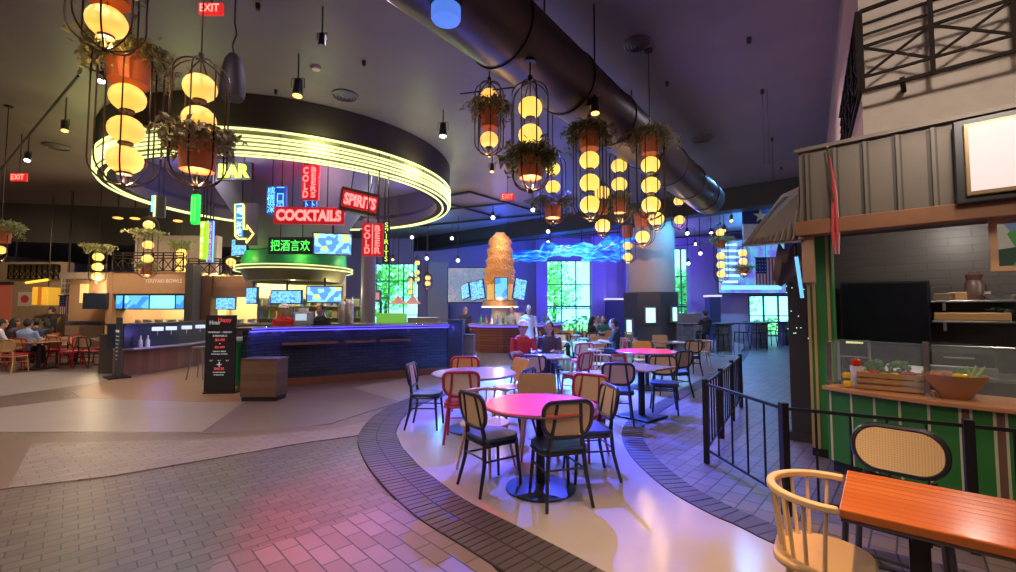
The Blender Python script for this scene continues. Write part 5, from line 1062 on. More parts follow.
# vase, crate, bowl and vegetables
def onct(px, Yd): p = P(px, 390, Yd); return Vector((p.x, p.y, CH+.001))
q = onct(859, 4.38); t = thing('white_vase', 'white cylinder vase with peppers standing at the counter end', 'vase', q); MB().lathe([(.001, 0), (.058, 0), (.065, .2), (.058, .2), (.052, .02), (.001, .02)], n=20).build('body', mat('vase_white', (.7, .65, .72), .35), t, True)
vc = {'red': mat('pepper_red', (.6, .03, .02), .25), 'yellow': mat('pepper_yellow', (.8, .5, .02), .25), 'green': mat('pepper_green', (.12, .35, .04), .3), 'orange': mat('carrot_orange', (.75, .2, .03), .35), 'pink': mat('onion_pink', (.45, .12, .1), .4)}
stalk = mat('stalk_green', (.1, .25, .05), .6)
def pepper(p, c, r, lab, grp=None):
    t = thing('bell_pepper', lab, 'vegetable', p, random.uniform(0, 6), grp); b = MB(); vs = []; fs = []; n = 16
    prof = [(.02, .12), (.5, .0), (.85, .15), (1, .7), (.95, 1.3), (.6, 1.62), (.15, 1.5)]
    for rr, z in prof:
        for k in range(n): a = 2*pi*k/n; q_ = r*rr*(1+.1*cos(4*a)); vs.append((q_*cos(a), q_*sin(a), z*r))
    for i in range(len(prof)-1):
        for k in range(n): fs.append((i*n+k, i*n+(k+1) % n, (i+1)*n+(k+1) % n, (i+1)*n+k))
    fs.append(tuple(range(n-1, -1, -1))); fs.append(tuple((len(prof)-1)*n+k for k in range(n)))
    b.add(vs, fs).build('flesh', vc[c], t, True); MB().tube([(0, 0, r*1.45), (r*.1, 0, r*2)], [r*.16, r*.1], 7).build('stem', stalk, t, True); return t
def rnd_veg(p, c, r, lab, name='tomato'):
    t = thing(name, lab, 'vegetable', p); MB().ball((0, 0, r*.9), r, 16, .88).build('flesh', vc[c], t, True); MB().lathe([(.001, r*1.68), (r*.35, r*1.72), (r*.1, r*1.85), (.001, r*1.9)], n=5).build('calyx', stalk, t); return t
pepper(q+Vector((-.02, 0, .2)), 'red', .042, 'red pepper on top of the white vase'); 
q2 = onct(848, 4.36); pepper(q2+Vector((0, 0, .0)), 'yellow', .04, 'lower yellow pepper beside the white vase'); pepper(q2+Vector((-.01, .0, .085)), 'yellow', .036, 'upper yellow pepper beside the white vase')
q = onct(892, 4.2); crt = thing('wooden_crate', 'slatted wooden crate filled with vegetables on the booth counter', 'crate', q, R(-40)); cw = mat('crate_wood', (.42, .22, .09), .6, noise=.2)
for z_ in (.03, .085, .14): MB().bx(-.25, .25, -.13, -.118, z_-.02, z_+.02).bx(-.25, .25, .118, .13, z_-.02, z_+.02).build('long_slats', cw, crt)
MB().bx(-.25, -.238, -.118, .118, 0, .16).build('end_board', cw, crt); MB().bx(.238, .25, -.118, .118, 0, .16).build('end_board', cw, crt); MB().bx(-.235, .235, -.115, .115, .0, .1).build('bottom_board', cw, crt)
ca = Vector((cos(R(-40)), sin(R(-40)), 0)); cbv = Vector((-ca.y, ca.x, 0))
for s_, dd_, c, r, lab, kind in [(-.19, -.06, 'orange', .04, 'orange pepper at the left end of the crate', 'p'), (-.12, .0, 'red', .045, 'red pepper near the left end of the crate', 'p'), (-.05, -.06, 'yellow', .036, 'first yellow pepper in the middle of the crate', 'p'), (.025, -.04, 'yellow', .04, 'second yellow pepper in the middle of the crate, beside the big red one', 'p'), (.12, -.04, 'red', .05, 'big red pepper towards the right end of the crate', 'p'), (.2, -.02, 'orange', .032, 'small orange tomato at the right end of the crate', 't'),
                              (-.1, .06, 'green', .045, 'green pepper at the back of the crate', 'p')]:
    pp = q+ca*s_+cbv*dd_+Vector((0, 0, .101)); (pepper if kind == 'p' else rnd_veg)(pp, c, r, lab)
for s_, lab in ((-.12, 'leafy green herb bunch at the back left of the crate'), (.06, 'leafy green herb bunch at the back middle of the crate')):
    f = MB(); leafblob(f, (0, 0, .09), .085, .07, 220, .022); o = f.build('herb_bunch', mat('herb_green', (.06, .2, .05), .6), None, loc=q+ca*s_+cbv*.075+Vector((0, 0, .11))); tag(o, lab, 'herbs')
q = onct(955, 3.82); bowl = thing('wooden_bowl', 'wide wooden bowl of vegetables on the booth counter', 'bowl', q); MB().lathe([(.001, 0), (.09, 0), (.19, .15), (.205, .2), (.19, .195), (.085, .03), (.001, .03)], n=40).build('shell', mat('bowl_wood', (.4, .2, .09), .4, noise=.2), bowl, True); MB().lathe([(.001, .13), (.165, .13)], n=30).build('liner', mat('liner', (.3, .2, .12), .7), bowl)
for s_, dd_, c, r, lab, kind in [(-.11, -.03, 'pink', .045, 'dusky red onion at the left of the wooden bowl', 'o'), (-.04, .05, 'pink', .05, 'larger dusky red onion in the wooden bowl', 'o'), (.03, -.05, 'yellow', .05, 'yellow pepper in the middle of the wooden bowl', 'p'), (.11, -.02, 'orange', .036, 'orange tomato at the right of the wooden bowl', 't')]:
    pp = q+Vector((cos(R(-35))*s_-sin(R(-35))*dd_, sin(R(-35))*s_+cos(R(-35))*dd_, .132)); (pepper(pp, c, r, lab) if kind == 'p' else rnd_veg(pp, c, r, lab, 'onion' if kind == 'o' else 'tomato'))
t = thing('celery_bunch', 'light green celery sticking out of the wooden bowl', 'vegetable', q+Vector((.1, -.06, .14)))
for k in range(6): MB().tube([(0, 0, 0), (.03*cos(k), .03*sin(k), .06), (.07*cos(k)+.03, .05*sin(k), .13)], [.012, .012, .005], 6).build('stick', mat('celery', (.35, .6, .1), .4), t, True)
f = MB(); leafblob(f, (0, 0, .06), .05, .06, 120, .02); o = f.build('parsley', mat('herb_green', (.06, .2, .05), .6), None, loc=q+Vector((.07, .02, .13))); tag(o, 'dark green leaves in the wooden bowl beside the celery', 'herbs')
q = onct(903, 4.55); t = thing('paper_stack', 'white papers lying tilted behind the crate', 'paper', q+Vector((0, 0, 0)), R(-60)); MB().box((0, 0, .13), (.3, .2, .012), 0, .5).build('sheet', mat('paper', (.75, .75, .78), .6), t); MB().box((0, .05, .06), (.26, .03, .12)).build('stand', dark, t)
# ================================================================ LEFT HALL: KIOSKS
tanp = mat('kiosk_tan', (.42, .25, .14), .7, noise=.08); yel = mat('kitchen_yellow', (.62, .52, .28), .6, noise=.15, nscale=3); navyp = mat('navy_panel', (.03, .035, .06), .4)
redw = planks('front_planks', (.2, .085, .06), (.28, .13, .09), .16, 2.5, .45, 'ZY')
YK = 15.2
def X(px, Y): return P(px, 300, Y).x
def ZZ(py, Y): return P(508, py, Y).z
kx0, kx1 = X(112, YK), X(186, YK)
k1 = thing('food_kiosk', 'tan fronted bowl kiosk with a row of blue menu screens', 'kiosk', ((kx0+kx1)/2, YK, 0)); hw = (kx1-kx0)/2
MB().bx(-hw, hw, 0, .5, ZZ(294, YK), ZZ(272, YK)).build('sign_band', tanp, k1, bev=.02); MB().bx(-hw-1.0, hw, 2.2, 2.4, 0, 3).build('back_wall', yel, k1)
MB().bx(-hw-.9, -hw-.1, -.1, .6, ZZ(309, YK), ZZ(293, YK)).build('menu_hood', mat('navy_hood', (.02, .03, .06), .5), k1, bev=.01)
MB().bx(-hw-.2, -hw, .0, 2.2, 0, ZZ(272, YK)).build('side_wall', tanp, k1); MB().bx(hw+.02, hw+.28, -.1, .3, 0, ZZ(264, YK)).build('pilaster', mat('charcoal', (.07, .065, .07), .6), k1)
MB().bx(-hw, hw, .2, .6, ZZ(309.5, YK), ZZ(294, YK)).build('screen_backing', black, k1)
word(k1, 'TERIYAKI BOWLS', hw*1.0, .13, glow('kiosk_letters', (.7, .55, .4), .6), cx=hw*.38, cz=ZZ(281, YK), y=-.02)
ms = emitpix('kiosk_menu', [(.05, .3, .9), (.15, .6, 1), (.3, .8, 1)], 1.1, 3)
for i, (a, b) in enumerate([(116, 123), (124.5, 149), (150, 175), (176, 184)]):
    screen(a, 295.5, b, 308.5, YK-.05, ['narrow blue menu screen at the start of the kiosk row', 'wide blue menu screen with dark lettering', 'wide pale cyan menu screen', 'narrow blue menu screen at the end of the kiosk row'][i], ms if i != 2 else glow('screen_cyan', (.25, .8, 1), 1.1), name='menu_screen', cat='menu screen', bz=.02)
MB().bx(-1.5, 1.5, 0, 1, 0, 1.25)
ck = thing('kitchen_range', 'steel cooking range behind the tan kiosk opening', 'stove', ((kx0+kx1)/2, YK+1.1, 0)); MB().bx(-1.6, 1.6, -.4, .4, 0, .95).build('body', steel, ck, bev=.01); MB().bx(-1.5, 1.5, -.3, .3, .95, 1.1).build('top', mat('range_dark', (.08, .08, .08), .4), ck)
for k in range(7): MB().lathe([(.001, 0), (.13, 0), (.15, .16), (.001, .16)], (-1.3+k*.42, 0, 1.1), 14).build('pan', steel, ck, True)
lamp('kiosk_lamp', 'POINT', ((kx0+kx1)/2, YK+1.4, 2.6), 160, (1, .85, .55), size=.1); lamp('kiosk_lamp', 'POINT', (X(88, 15), 15.4, 2.4), 60, (1, .8, .5), size=.1)
lamp('kiosk_sign_lamp', 'SPOT', ((kx0+kx1)/2, YK-2, 4.6), 160, (1, .7, .4), ((kx0+kx1)/2, YK, 2.4), .05, 80, .8)
# roof wall with crossed railing
def xrail(x0, x1, Y, za, zb2, n, lab):
    t = thing('roof_railing', lab, 'railing', ((x0+x1)/2, Y, za)); m = MB(); w2 = (x1-x0)/2; h = zb2-za
    for f in (0, .7, .85, 1): m.tube([(-w2, 0, h*f), (w2, 0, h*f)], .025, 4)
    for i in range(n+1): x = -w2+2*w2*i/n; m.tube([(x, 0, 0), (x, 0, h)], .025, 4)
    for i in range(n): a = -w2+2*w2*i/n; b = -w2+2*w2*(i+1)/n; m.tube([(a, 0, 0), (b, 0, h*.7)], .015, 4).tube([(b, 0, 0), (a, 0, h*.7)], .015, 4)
    m.build('bars', mat('rail_dark', (.018, .012, .01), .8, spec=.15), t)
xrail(X(112, YK), X(183, YK), YK-.05, ZZ(271, YK), ZZ(253, YK), 7, 'crossed metal railing on top of the tan kiosk')
tw = thing('roof_parapet', 'pale stepped wall rising behind the kiosk railing', 'wall block', ((kx0+kx1)/2, YK+1.2, ZZ(271, YK))); MB().bx(-hw-.3, hw+.2, 0, .3, 0, ZZ(240, YK)-ZZ(271, YK)+.35).build('wall', mat('parapet', (.36, .28, .24), .8), tw)
# brown kiosk next to it
Y2 = 15.8; a, b = X(187, Y2), X(252, Y2)
k2 = thing('brown_kiosk', 'brown timber kiosk between the tan kiosk and the bar canopy', 'kiosk', ((a+b)/2, Y2, 0)); h2 = (b-a)/2
MB().bx(-h2, h2, 0, .3, ZZ(297, Y2), ZZ(276, Y2)).build('fascia', planks('kiosk_planks', (.2, .1, .07), (.26, .14, .1), .15, 2, .5, 'XZ'), k2); MB().bx(-h2, -h2+.9, -.1, .3, 0, ZZ(276, Y2)).build('timber_post', planks('kiosk_planks2', (.18, .08, .05), (.24, .12, .08), .12, 3, .5, 'ZX'), k2); MB().bx(-h2, h2+2.5, 2, 2.2, 0, 3).build('back_wall', yel, k2)
MB().bx(-h2+.95, h2, .1, .5, .0, 1.05).build('counter', dark, k2); word(k2, 'NOODLES', .12, .5, mat('sign_pale', (.5, .35, .3), .6), cx=-h2+.45, cz=ZZ(288, Y2), y=-.12) if False else None
xrail(X(188, Y2), X(262, Y2), Y2-.05, ZZ(275, Y2), ZZ(259, Y2), 7, 'crossed metal railing above the brown kiosk')
screen(216, 298, 235, 309, Y2+.0, 'blue menu screen inside the brown kiosk', blues, name='menu_screen', cat='menu screen')
lamp('kiosk_lamp', 'POINT', (X(225, 17), 16.6, 2.6), 170, (1, .82, .45), size=.1); lamp('kiosk_lamp', 'POINT', (X(270, 17), 16.9, 2.6), 120, (1, .82, .45), size=.1)
for k, px_ in enumerate((215, 224, 240, 252)):
    p = P(px_, 320, Y2+.3); o = MB().lathe([(.001, 0), (.13, 0), (.13, .2), (.15, .22), (.001, .24)], n=14).build('stock_pot', steel, None, True, loc=(p.x, Y2+.3, 1.05)); tag(o, 'steel stock pot on the brown kiosk counter', 'pot', 'stock pots on the brown kiosk counter')
# navy counter with planked base that curves towards the kiosk
lc = [F(*q) for q in [(123, 376), (150, 372), (178, 368), (206, 362), (226, 357)]]; lc = [Vector((p.x, p.y, 0)) for p in lc]
lb = thing('order_counter', 'navy order counter with reddish planks below, in front of the tan kiosk', 'counter', tuple(lc[0]))
def wz2(py, p): return CAMH-(py-HZ)/FPX*p.y
rel(ribbon(lc, 0, .3, .0, .62), lb).build('plank_base', redw, lb); rel(ribbon(lc, -.25, .32, .62, .66), lb).build('shelf', mat('shelf_pale', (.3, .28, .38), .4), lb, bev=.01); rel(ribbon(lc, .02, .5, .66, 1.22), lb).build('upper_panel', navyp, lb); rel(ribbon(lc, -.02, .6, 1.22, 1.26), lb).build('top', dark, lb)
for px_ in (158, 172, 187, 200):
    p0_ = P(px_, 334, 12.4); 
    p = lc[0]
    # nearest point on the real curve
    for i in range(len(lc)-1):
        for k in range(30):
            q = lc[i].lerp(lc[i+1], k/29)
            if abs(508+FPX*q.x/q.y-px_) < abs(508+FPX*p.x/p.y-px_): p = q
    t = thing('card_reader', 'small white lit number card fixed under the counter top', 'card', (p.x+.1, p.y-.1, 1.06), R(35), 'number cards on the navy counter'); MB().bx(-.12, .12, 0, .02, 0, .1).build('card', glow('card_white', (.7, .85, 1), .8), t); MB().tube([(0, .03, -.0), (0, .03, -.12)], .012, 6).build('hook', steel, t)
for px_, lab in ((141, 'first white bottle on the shelf of the navy counter'), (148, 'second white bottle on the shelf of the navy counter, nearer the bar')):
    for i in range(len(lc)-1):
        for k in range(30):
            q = lc[i].lerp(lc[i+1], k/29)
            if abs(508+FPX*q.x/q.y-px_) < 1.2: p = q
    o = bottle_mb(.3, .045).build('white_bottle', mat('white_plastic', (.6, .6, .6), .4), None, True, loc=(p.x+.12, p.y-.12, .66)); tag(o, lab, 'bottle')
lamp('counter_wash', 'POINT', (lc[1].x+.5, lc[1].y-.3, 1.0), 8, (.25, .2, 1), size=.03)
# dark cabinet and standing board at the near end
p = F(117, 378); t = thing('standing_board', 'tall narrow dark notice board on a foot at the end of the navy counter', 'notice board', (p.x, p.y, 0), R(-38)); MB().bx(-.22, .22, -.02, .02, .04, 1.42).build('board', mat('board_navy', (.05, .055, .08), .5), t, bev=.01); MB().bx(-.28, .28, -.2, .2, 0, .04).build('foot', black, t)
word(t, 'ORDER', .3, .06, wt, cz=1.1, y=-.03); [word(t, 'A B C D E'[:9-k*2] if False else '— — —', .26-.03*k, .015, wt, cz=.98-.09*k, y=-.03) for k in range(7)]
p = F(106, 374); t = thing('dark_cabinet', 'low dark cabinet behind the narrow notice board', 'cabinet', (p.x+.05, p.y+.35, 0)); MB().bx(-.3, .35, -.3, .3, 0, .95).build('body', mat('cabinet_brown', (.07, .05, .05), .5), t, bev=.01); MB().bx(-.32, .37, -.32, .32, .95, .98).build('top', dark, t)
# high stool beside the menu board
p = F(200, 379); t = thing('bar_stool', 'grey metal stool behind the black menu board', 'stool', (p.x, p.y, 0)); MB().lathe([(.001, .72), (.17, .72), (.17, .75), (.001, .75)], n=20).build('seat', mat('stool_grey', (.2, .18, .18), .5), t, True)
for sx_, sy_ in ((-1, -1), (1, -1), (-1, 1), (1, 1)): MB().tube([(sx_*.1, sy_*.1, .72), (sx_*.19, sy_*.19, 0)], .014, 6).build('leg', mat('stool_grey', (.2, .18, .18), .5), t)
p = P(238, 345, 9.6); t = thing('green_bin', 'small green bin glimpsed between the menu board and the bar', 'bin', (p.x, 9.7, 0)); MB().lathe([(.001, 0), (.13, 0), (.16, .9), (.17, .92), (.001, .93)], n=16).build('body', mat('bin_green', (.02, .3, .12), .5), t, True); MB().bx(-.14, .14, -.1, .1, .93, 1.02).build('lid', mat('white_plastic', (.6, .6, .6), .4), t, bev=.01)
# side wing of the kiosk, flags and signs on the far left
YL = 18.5
fl = MB(); fl.bx(-26, X(66, YL), YL, YL+.3, 0, ZZ(262, YL)); struct('wall_left_front', fl, tan)
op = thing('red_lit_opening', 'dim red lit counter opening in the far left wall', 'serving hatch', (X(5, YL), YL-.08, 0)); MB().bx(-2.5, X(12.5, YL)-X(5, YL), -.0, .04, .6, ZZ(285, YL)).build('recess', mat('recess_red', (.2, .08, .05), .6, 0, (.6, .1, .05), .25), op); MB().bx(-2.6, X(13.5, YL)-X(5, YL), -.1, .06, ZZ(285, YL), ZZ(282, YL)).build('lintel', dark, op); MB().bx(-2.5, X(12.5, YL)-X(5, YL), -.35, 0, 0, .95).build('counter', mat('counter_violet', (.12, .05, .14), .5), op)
xrail(-20.5, X(60, YL), YL-.1, ZZ(279, YL), ZZ(265, YL), 9, 'crossed metal railing along the top of the far left wall')
wd2 = thing('wing_wall', 'tan wing wall with a mirror strip beside the tan kiosk', 'wall block', (X(88, 16), 16, 0)); w3 = (X(112, 16)-X(74, 16))/2
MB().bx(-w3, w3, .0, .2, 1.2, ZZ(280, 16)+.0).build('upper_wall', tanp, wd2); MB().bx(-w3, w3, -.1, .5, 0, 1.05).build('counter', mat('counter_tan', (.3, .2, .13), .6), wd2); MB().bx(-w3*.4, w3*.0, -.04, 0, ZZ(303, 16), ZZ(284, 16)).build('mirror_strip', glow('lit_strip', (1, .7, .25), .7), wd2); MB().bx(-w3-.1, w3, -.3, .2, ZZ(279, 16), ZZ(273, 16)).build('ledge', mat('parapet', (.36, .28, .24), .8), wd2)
MB().bx(-w3, w3, 1.3, 1.5, 0, 2.2).build('inner_wall', yel, wd2)
def flat(px0, py0, px1, py1, Y, name, lab, cat, m, th=.02):
    a = P(px0, py1, Y); b = P(px1, py0, Y); t = thing(name, lab, cat, ((a.x+b.x)/2, Y, a.z)); wd = (b.x-a.x)/2; h = b.z-a.z; MB().bx(-wd, wd, -th, 0, 0, h).build('panel', m, t); return t, wd*2, h
t, w_, h_ = flat(18, 292, 33, 306, YL-.005, 'national_flag', 'white flag with a red disc on the far left wall', 'flag', mat('flag_cloth', (.7, .6, .58), .8)); MB().lathe([(.001, 0), (h_*.28, 0), (h_*.28, .012), (.001, .012)], n=24).build('red_disc', mat('flag_red', (.6, .06, .07), .7), t, loc=(0, -.021, h_/2)).rotation_euler[0] = pi/2
p = P(48, 296, 17); t = thing('yellow_lantern', 'square yellow fabric lantern box hung in front of the left wall', 'lantern', (p.x, 17, p.z)); MB().bx(-.3, .3, -.3, .3, -.35, .32).build('shade', mat('shade_yellow', (.6, .35, .04), .7, 0, (1, .5, .03), .45), t, bev=.03); MB().bx(-.07, .07, -.31, .31, -.36, .33).build('band', mat('band_orange', (.45, .15, .02), .7, 0, (1, .25, .02), .2), t); MB().tube([(0, 0, .32), (0, 0, CEIL-p.z)], .02, 6).build('hanger', black, t); MB().tube([(-.85, 0, .5), (0, 0, .62)], .05, 8).build('amber_tube', glow('tube_amber', (1, .6, .05), 1.2), t)
t, w_, h_ = flat(61, 277, 76, 294, 16.6, 'notice_panel', 'white panel with a grid of small squares high on the left', 'sign', mat('panel_cream', (.55, .48, .42), .6)); m = MB()
for i in range(4):
    for j in range(3): m.bx(-w_*.4+i*w_*.21, -w_*.4+i*w_*.21+w_*.15, -.03, -.021, h_*.1+j*h_*.29, h_*.1+j*h_*.29+h_*.21)
m.build('squares', mat('panel_grey', (.25, .2, .2), .6), t); MB().tube([(0, .0, h_), (0, .0, CEIL-t.location.z)], .02, 5).build('hanger', black, t)
def usflag(px0, py0, px1, py1, Y, lab, sl=.0):
    a = P(px0, py1, Y); b = P(px1, py0, Y); t = thing('striped_flag', lab, 'flag', ((a.x+b.x)/2, Y, a.z)); w2 = (b.x-a.x); h = b.z-a.z
    fr_, fw_ = mat('stripe_red', (.55, .03, .05), .7), mat('stripe_white', (.65, .6, .62), .7); r_, s_ = MB(), MB()
    for i in range(13): (r_ if i % 2 == 0 else s_).bx(-w2/2+w2*i/13, -w2/2+w2*(i+1)/13, -.01, .01, 0, h)
    r_.build('red_stripes', fr_, t); s_.build('white_stripes', fw_, t); MB().bx(-w2/2, w2*.04, -.015, -.01, h*.42, h).build('canton', mat('canton', (.02, .03, .15), .7), t)
    m = MB()
    for i in range(4):
        for j in range(4): m.box((-w2*.44+i*w2*.135, -.018, h*(.5+.13*j)), (w2*.035, .004, w2*.035))
    m.build('stars', fw_, t); MB().tube([(-w2/2-.05, 0, h+.02), (w2/2+.05, 0, h+.02)], .018, 6).build('rod', black, t); MB().tube([(0, 0, h), (0, 0, CEIL-a.z)], .01, 5).build('cord', black, t); return t, w2, h
usflag(59, 296, 73, 314, 16.4, 'flag with upright stripes hung under the white grid panel on the left')
lamp('left_wash', 'SPOT', (X(20, 15), 14.5, 4.9), 420, (1, .7, .45), (X(25, YL), YL, 1.8), .05, 90, .9); lamp('left_wash', 'SPOT', (X(90, 13), 13, 5.2), 260, (1, .65, .4), (X(90, 16), 16, 2), .05, 60, .9)
# two small amber downlights of the soffit
for q in [(118, 218), (135, 218.5), (178, 221)]: 
    p = P(q[0], q[1], 16.5); o = thing('downlight', 'x', 'downlight', (p.x, 16.5, p.z)); MB().ball((0, 0, 0), .16, 12, .25).build('lens', glow('amber_down', (1, .5, .1), 1.6), o, True); MB().tube([(0, 0, .03), (0, 0, CEIL-p.z)], .02, 6).build('stem', black, o); tag(o, 'amber oval downlight under the dark soffit', 'downlight', 'amber downlights on the far soffit')
# tables and chairs of the left area
rl_ = random.Random(5)
lt = [(F(22, 371), 'at the edge of the far seating'), (F(62, 365), 'under the yellow lantern box'), (F(98, 366), 'before the wing wall'), (F(-8, 362), 'cut by the picture edge')]
for i, (p, where) in enumerate(lt):
    y = p.y+.4; square_table('square table '+where, (p.x, y, 0), .8, .8)
    for j, a in enumerate((-90, 0, 90, 180)):
        if rl_.random() < .12: continue
        loc = at_tbl((p.x, y), a+rl_.uniform(-20, 20), .72); lab = ['brown', 'red', 'dark', 'brown'][(i+j) % 4]+' cane back chair '+['near', 'bar', 'wall', 'outer'][j]+' side of the table '+where
        cane_chair(lab, [nat_w, red_w, blk_w, nat_w][(i+j) % 4], red_seat, loc=loc, rz=R(a+90))

# ================================================================ SECOND BAR AND THE FAR SIDE
s2 = [(462, 349), (480, 352), (503, 353), (528, 352), (550, 349), (562, 345)]; s2 = [F(*q) for q in s2]; s2 = [Vector((p.x, p.y, 0)) for p in s2]
b2 = thing('round_counter', 'curved second bar with reddish brown slatted front and blue edge light', 'bar counter', tuple(s2[0])); H2 = 1.0
rel(ribbon(s2, 0, .3, 0, H2), b2).build('front', brickmat('slat_front', (.22, .07, .045), (.3, .1, .06), (.06, .02, .015), 3, .1, 0, .35, .012, .6, 'XZ', .1), b2); rel(ribbon(s2, -.12, .8, H2, H2+.06), b2).build('worktop', mat('pale_top', (.4, .38, .42), .25), b2); rel(MB().tube([p+Vector((0, 0, H2-.03)) for p in offs(s2, -.06)], .025, 5), b2).build('light_strip', glow('led_blue', (.12, .08, 1), 2.2), b2)
YT = 18.6; tx = X(500, YT)
tower = thing('bead_tower', 'tall golden beaded tower rising over the second bar', 'sculpture', (tx, YT, ZZ(307, YT)))
zt2 = ZZ(235, YT)-ZZ(307, YT); zz0 = ZZ(283, YT)-ZZ(307, YT); gold = mat('gold_bead', (.7, .36, .14), .3, .2, (1, .4, .1), .12); m = MB(); rt = random.Random(2)
rw = (X(514, YT)-X(487, YT))/2
for j in range(26):
    f = j/25; z = zz0+(zt2-zz0)*f; rr = rw*(1-.42*f**1.3) if f > .12 else rw*(1.0)
    if f > .9: rr *= (1-(f-.9)*5)
    n = 26
    for k in range(n): a = 2*pi*k/n+j*.12; q_ = rr*(1+.1*sin(j*1.25))*rt.uniform(.94, 1.08); m.ball((q_*cos(a), q_*sin(a), z+rt.uniform(-.03, .03)), .075, 6)
m.build('bead_cover', gold, tower, True); MB().lathe([(rw*.8, zz0), (rw*.7, zz0+(zt2-zz0)*.5), (rw*.4, zt2*.92), (.01, zt2*.95)], n=30).build('core', mat('core_pink', (.4, .2, .2), .4, 0, (1, .35, .25), .15), tower, True)
MB().lathe([(rw*.95, .3), (rw*.95, zz0), (.01, zz0)], n=24).build('lit_neck', mat('neck_gold', (.6, .35, .1), .4, 0, (1, .5, .1), .5), tower, True); MB().lathe([(rw*1.3, 0), (rw*1.3, .26), (rw*.9, .3), (rw*.9, 0)], n=24).build('wood_crown', planks('crown_wood', (.4, .2, .1), (.5, .27, .13), .2, 1, .4, 'ZX'), tower, True); MB().tube(arc(0, 0, rw*1.33, 0, 2*pi, 30, .0)[:-1], .03, 6, True).build('glow_ring', glow('ring_white', (1, .9, .7), 1.3), tower, True)
MB().lathe([(.35, -1.2), (.35, 0)], n=20).build('stem', white_w, tower, True)
for i, (a, b, c, d, rzz, ry, lab) in enumerate([(471, 281, 485, 299, -35, -10, 'tilted blue screen left of the beaded tower'), (495, 278, 507, 299, 0, 0, 'upright blue screen in front of the beaded tower'), (513, 279, 524, 299, 30, 10, 'tilted blue screen right of the beaded tower'), (462, 284, 470, 298, -50, -12, 'outer narrow blue screen left of the beaded tower')]):
    t = screen(a, b, c, d, YT-1.1, lab, blues if i != 1 else ms, R(rzz)); t.rotation_euler[1] = R(ry); MB().tube([(0, .04, .4), (0, .5, .5)], .04, 6).build('mount', black, t)
lamp('tower_fill', 'POINT', (tx, YT-1.6, 2.0), 60, (1, .75, .5), size=.1); lamp('tower_fill', 'POINT', (tx, YT-1.5, 4.6), 60, (1, .6, .35), size=.1)  # fill lights added in front of the beaded tower
# bar things on the second bar
for k in range(14):
    p = s2[1].lerp(s2[4], k/13)+Vector((0, .35, 0)); o = (bottle_mb(.34, .05)).build('bottle', bcols[k % 4], None, True, loc=(p.x, p.y+.1*sin(k*2), H2+.06)); tag(o, 'small bottle standing on the second bar', 'bottle', 'bottles on the second bar')
p = P(522, 325, 16.4); t = thing('ice_bucket', 'silvery ice bucket on the second bar', 'bucket', (p.x, s2[3].y+.35, H2+.06)); MB().lathe([(.001, 0), (.17, 0), (.26, .42), (.27, .44), (.24, .43), (.15, .03), (.001, .03)], n=20).build('body', mat('bucket_cream', (.6, .5, .4), .3, .3), t, True); MB().tube(arc(0, 0, .27, 0, pi, 8, .0), .01, 5).build('handle', steel, t, loc=(0, 0, .43)).rotation_euler[0] = pi/2
# video walls
def vwall(px0, py0, px1, py1, Y, lab, m, fr=True): return screen(px0, py0, px1, py1, Y, lab, m, name='video_wall', cat='video wall', bz=.06)
vm = emitpix('video_violet', [(.22, .16, .4), (.35, .25, .5), (.1, .35, .5), (.45, .3, .45), (.16, .16, .42)], .75, 4, 'noise')
vwall(448, 268, 487, 302, 24, 'violet pixelated video wall behind the second bar', vm)
vb = emitpix('video_blue', [(.1, .12, .65), (.18, .18, .8), (.1, .5, .8), (.35, .35, .85)], .9, 1.5, 'noise')
t = vwall(719, 240, 784, 293, 24.6, 'big blue video wall above the far walkway', vb); wv_ = X(784, 24.6)-X(719, 24.6)
for k in range(7): MB().bx(-wv_/2+.12, -wv_/2+wv_*(.28+.04*(k % 3)), -.02, -.013, .55+k*.34, .68+k*.34).build('list_line', glow('list_white', (.6, .9, 1), 1.0), t)
MB().bx(-wv_*.48, wv_*.45, -.02, -.013, .18, .42).build('caption_band', glow('list_cyan', (.3, .8, .95), .9), t)
usflag(756, 258, 776, 285, 20, 'flag with upright stripes hung before the blue video wall')
for o in COL.objects:
    pass
fl_ = P(765, 240, 17.0); t = thing('lone_star_flag', 'navy and white flag with a single star hung high behind the side awning', 'flag', (X(767, 17), 17, ZZ(240, 17))); wF = X(790, 17)-X(746, 17); hF = ZZ(208, 17)-ZZ(240, 17)
MB().bx(-wF/2, wF/2, 0, .03, hF*.5, hF).build('navy_band', mat('canton', (.02, .03, .15), .7), t); MB().bx(-wF/2, wF/2, 0, .03, 0, hF*.5).build('white_band', mat('stripe_white', (.65, .6, .62), .7), t)
st = [(.2*cos(pi/2+i*pi/5)*(1 if i % 2 == 0 else .4), .2*sin(pi/2+i*pi/5)*(1 if i % 2 == 0 else .4)) for i in range(10)]; MB().slab([(x*1.4-.15, -.01, z*1.4+hF*.75) for x, z in st], .02).build('star', mat('star_gold', (.7, .5, .3), .6), t); MB().tube([(-wF/2, .02, hF), (wF/2, .02, hF)], .03, 6).build('rod', black, t)
# dark boxes on the far wall
for px0, px1, py0, Y, lab in [(606, 626, 300, 26.4, 'dark cabinet box against the blue lit wall'), (707, 718, 297, 24.4, 'dark cabinet box with a light on top by the video wall')]:
    a, b = X(px0, Y), X(px1, Y); t = thing('wall_cabinet', lab, 'cabinet', ((a+b)/2, Y, 0)); MB().bx((a-b)/2, (b-a)/2, -.3, .3, 0, ZZ(py0, Y)).build('body', mat('navy_box', (.04, .04, .1), .5), t, bev=.02); MB().bx((a-b)/2-.05, (b-a)/2+.05, -.35, .35, ZZ(py0, Y), ZZ(py0, Y)+.1).build('lit_top', glow('soft_white', (.8, .7, 1), .8), t)
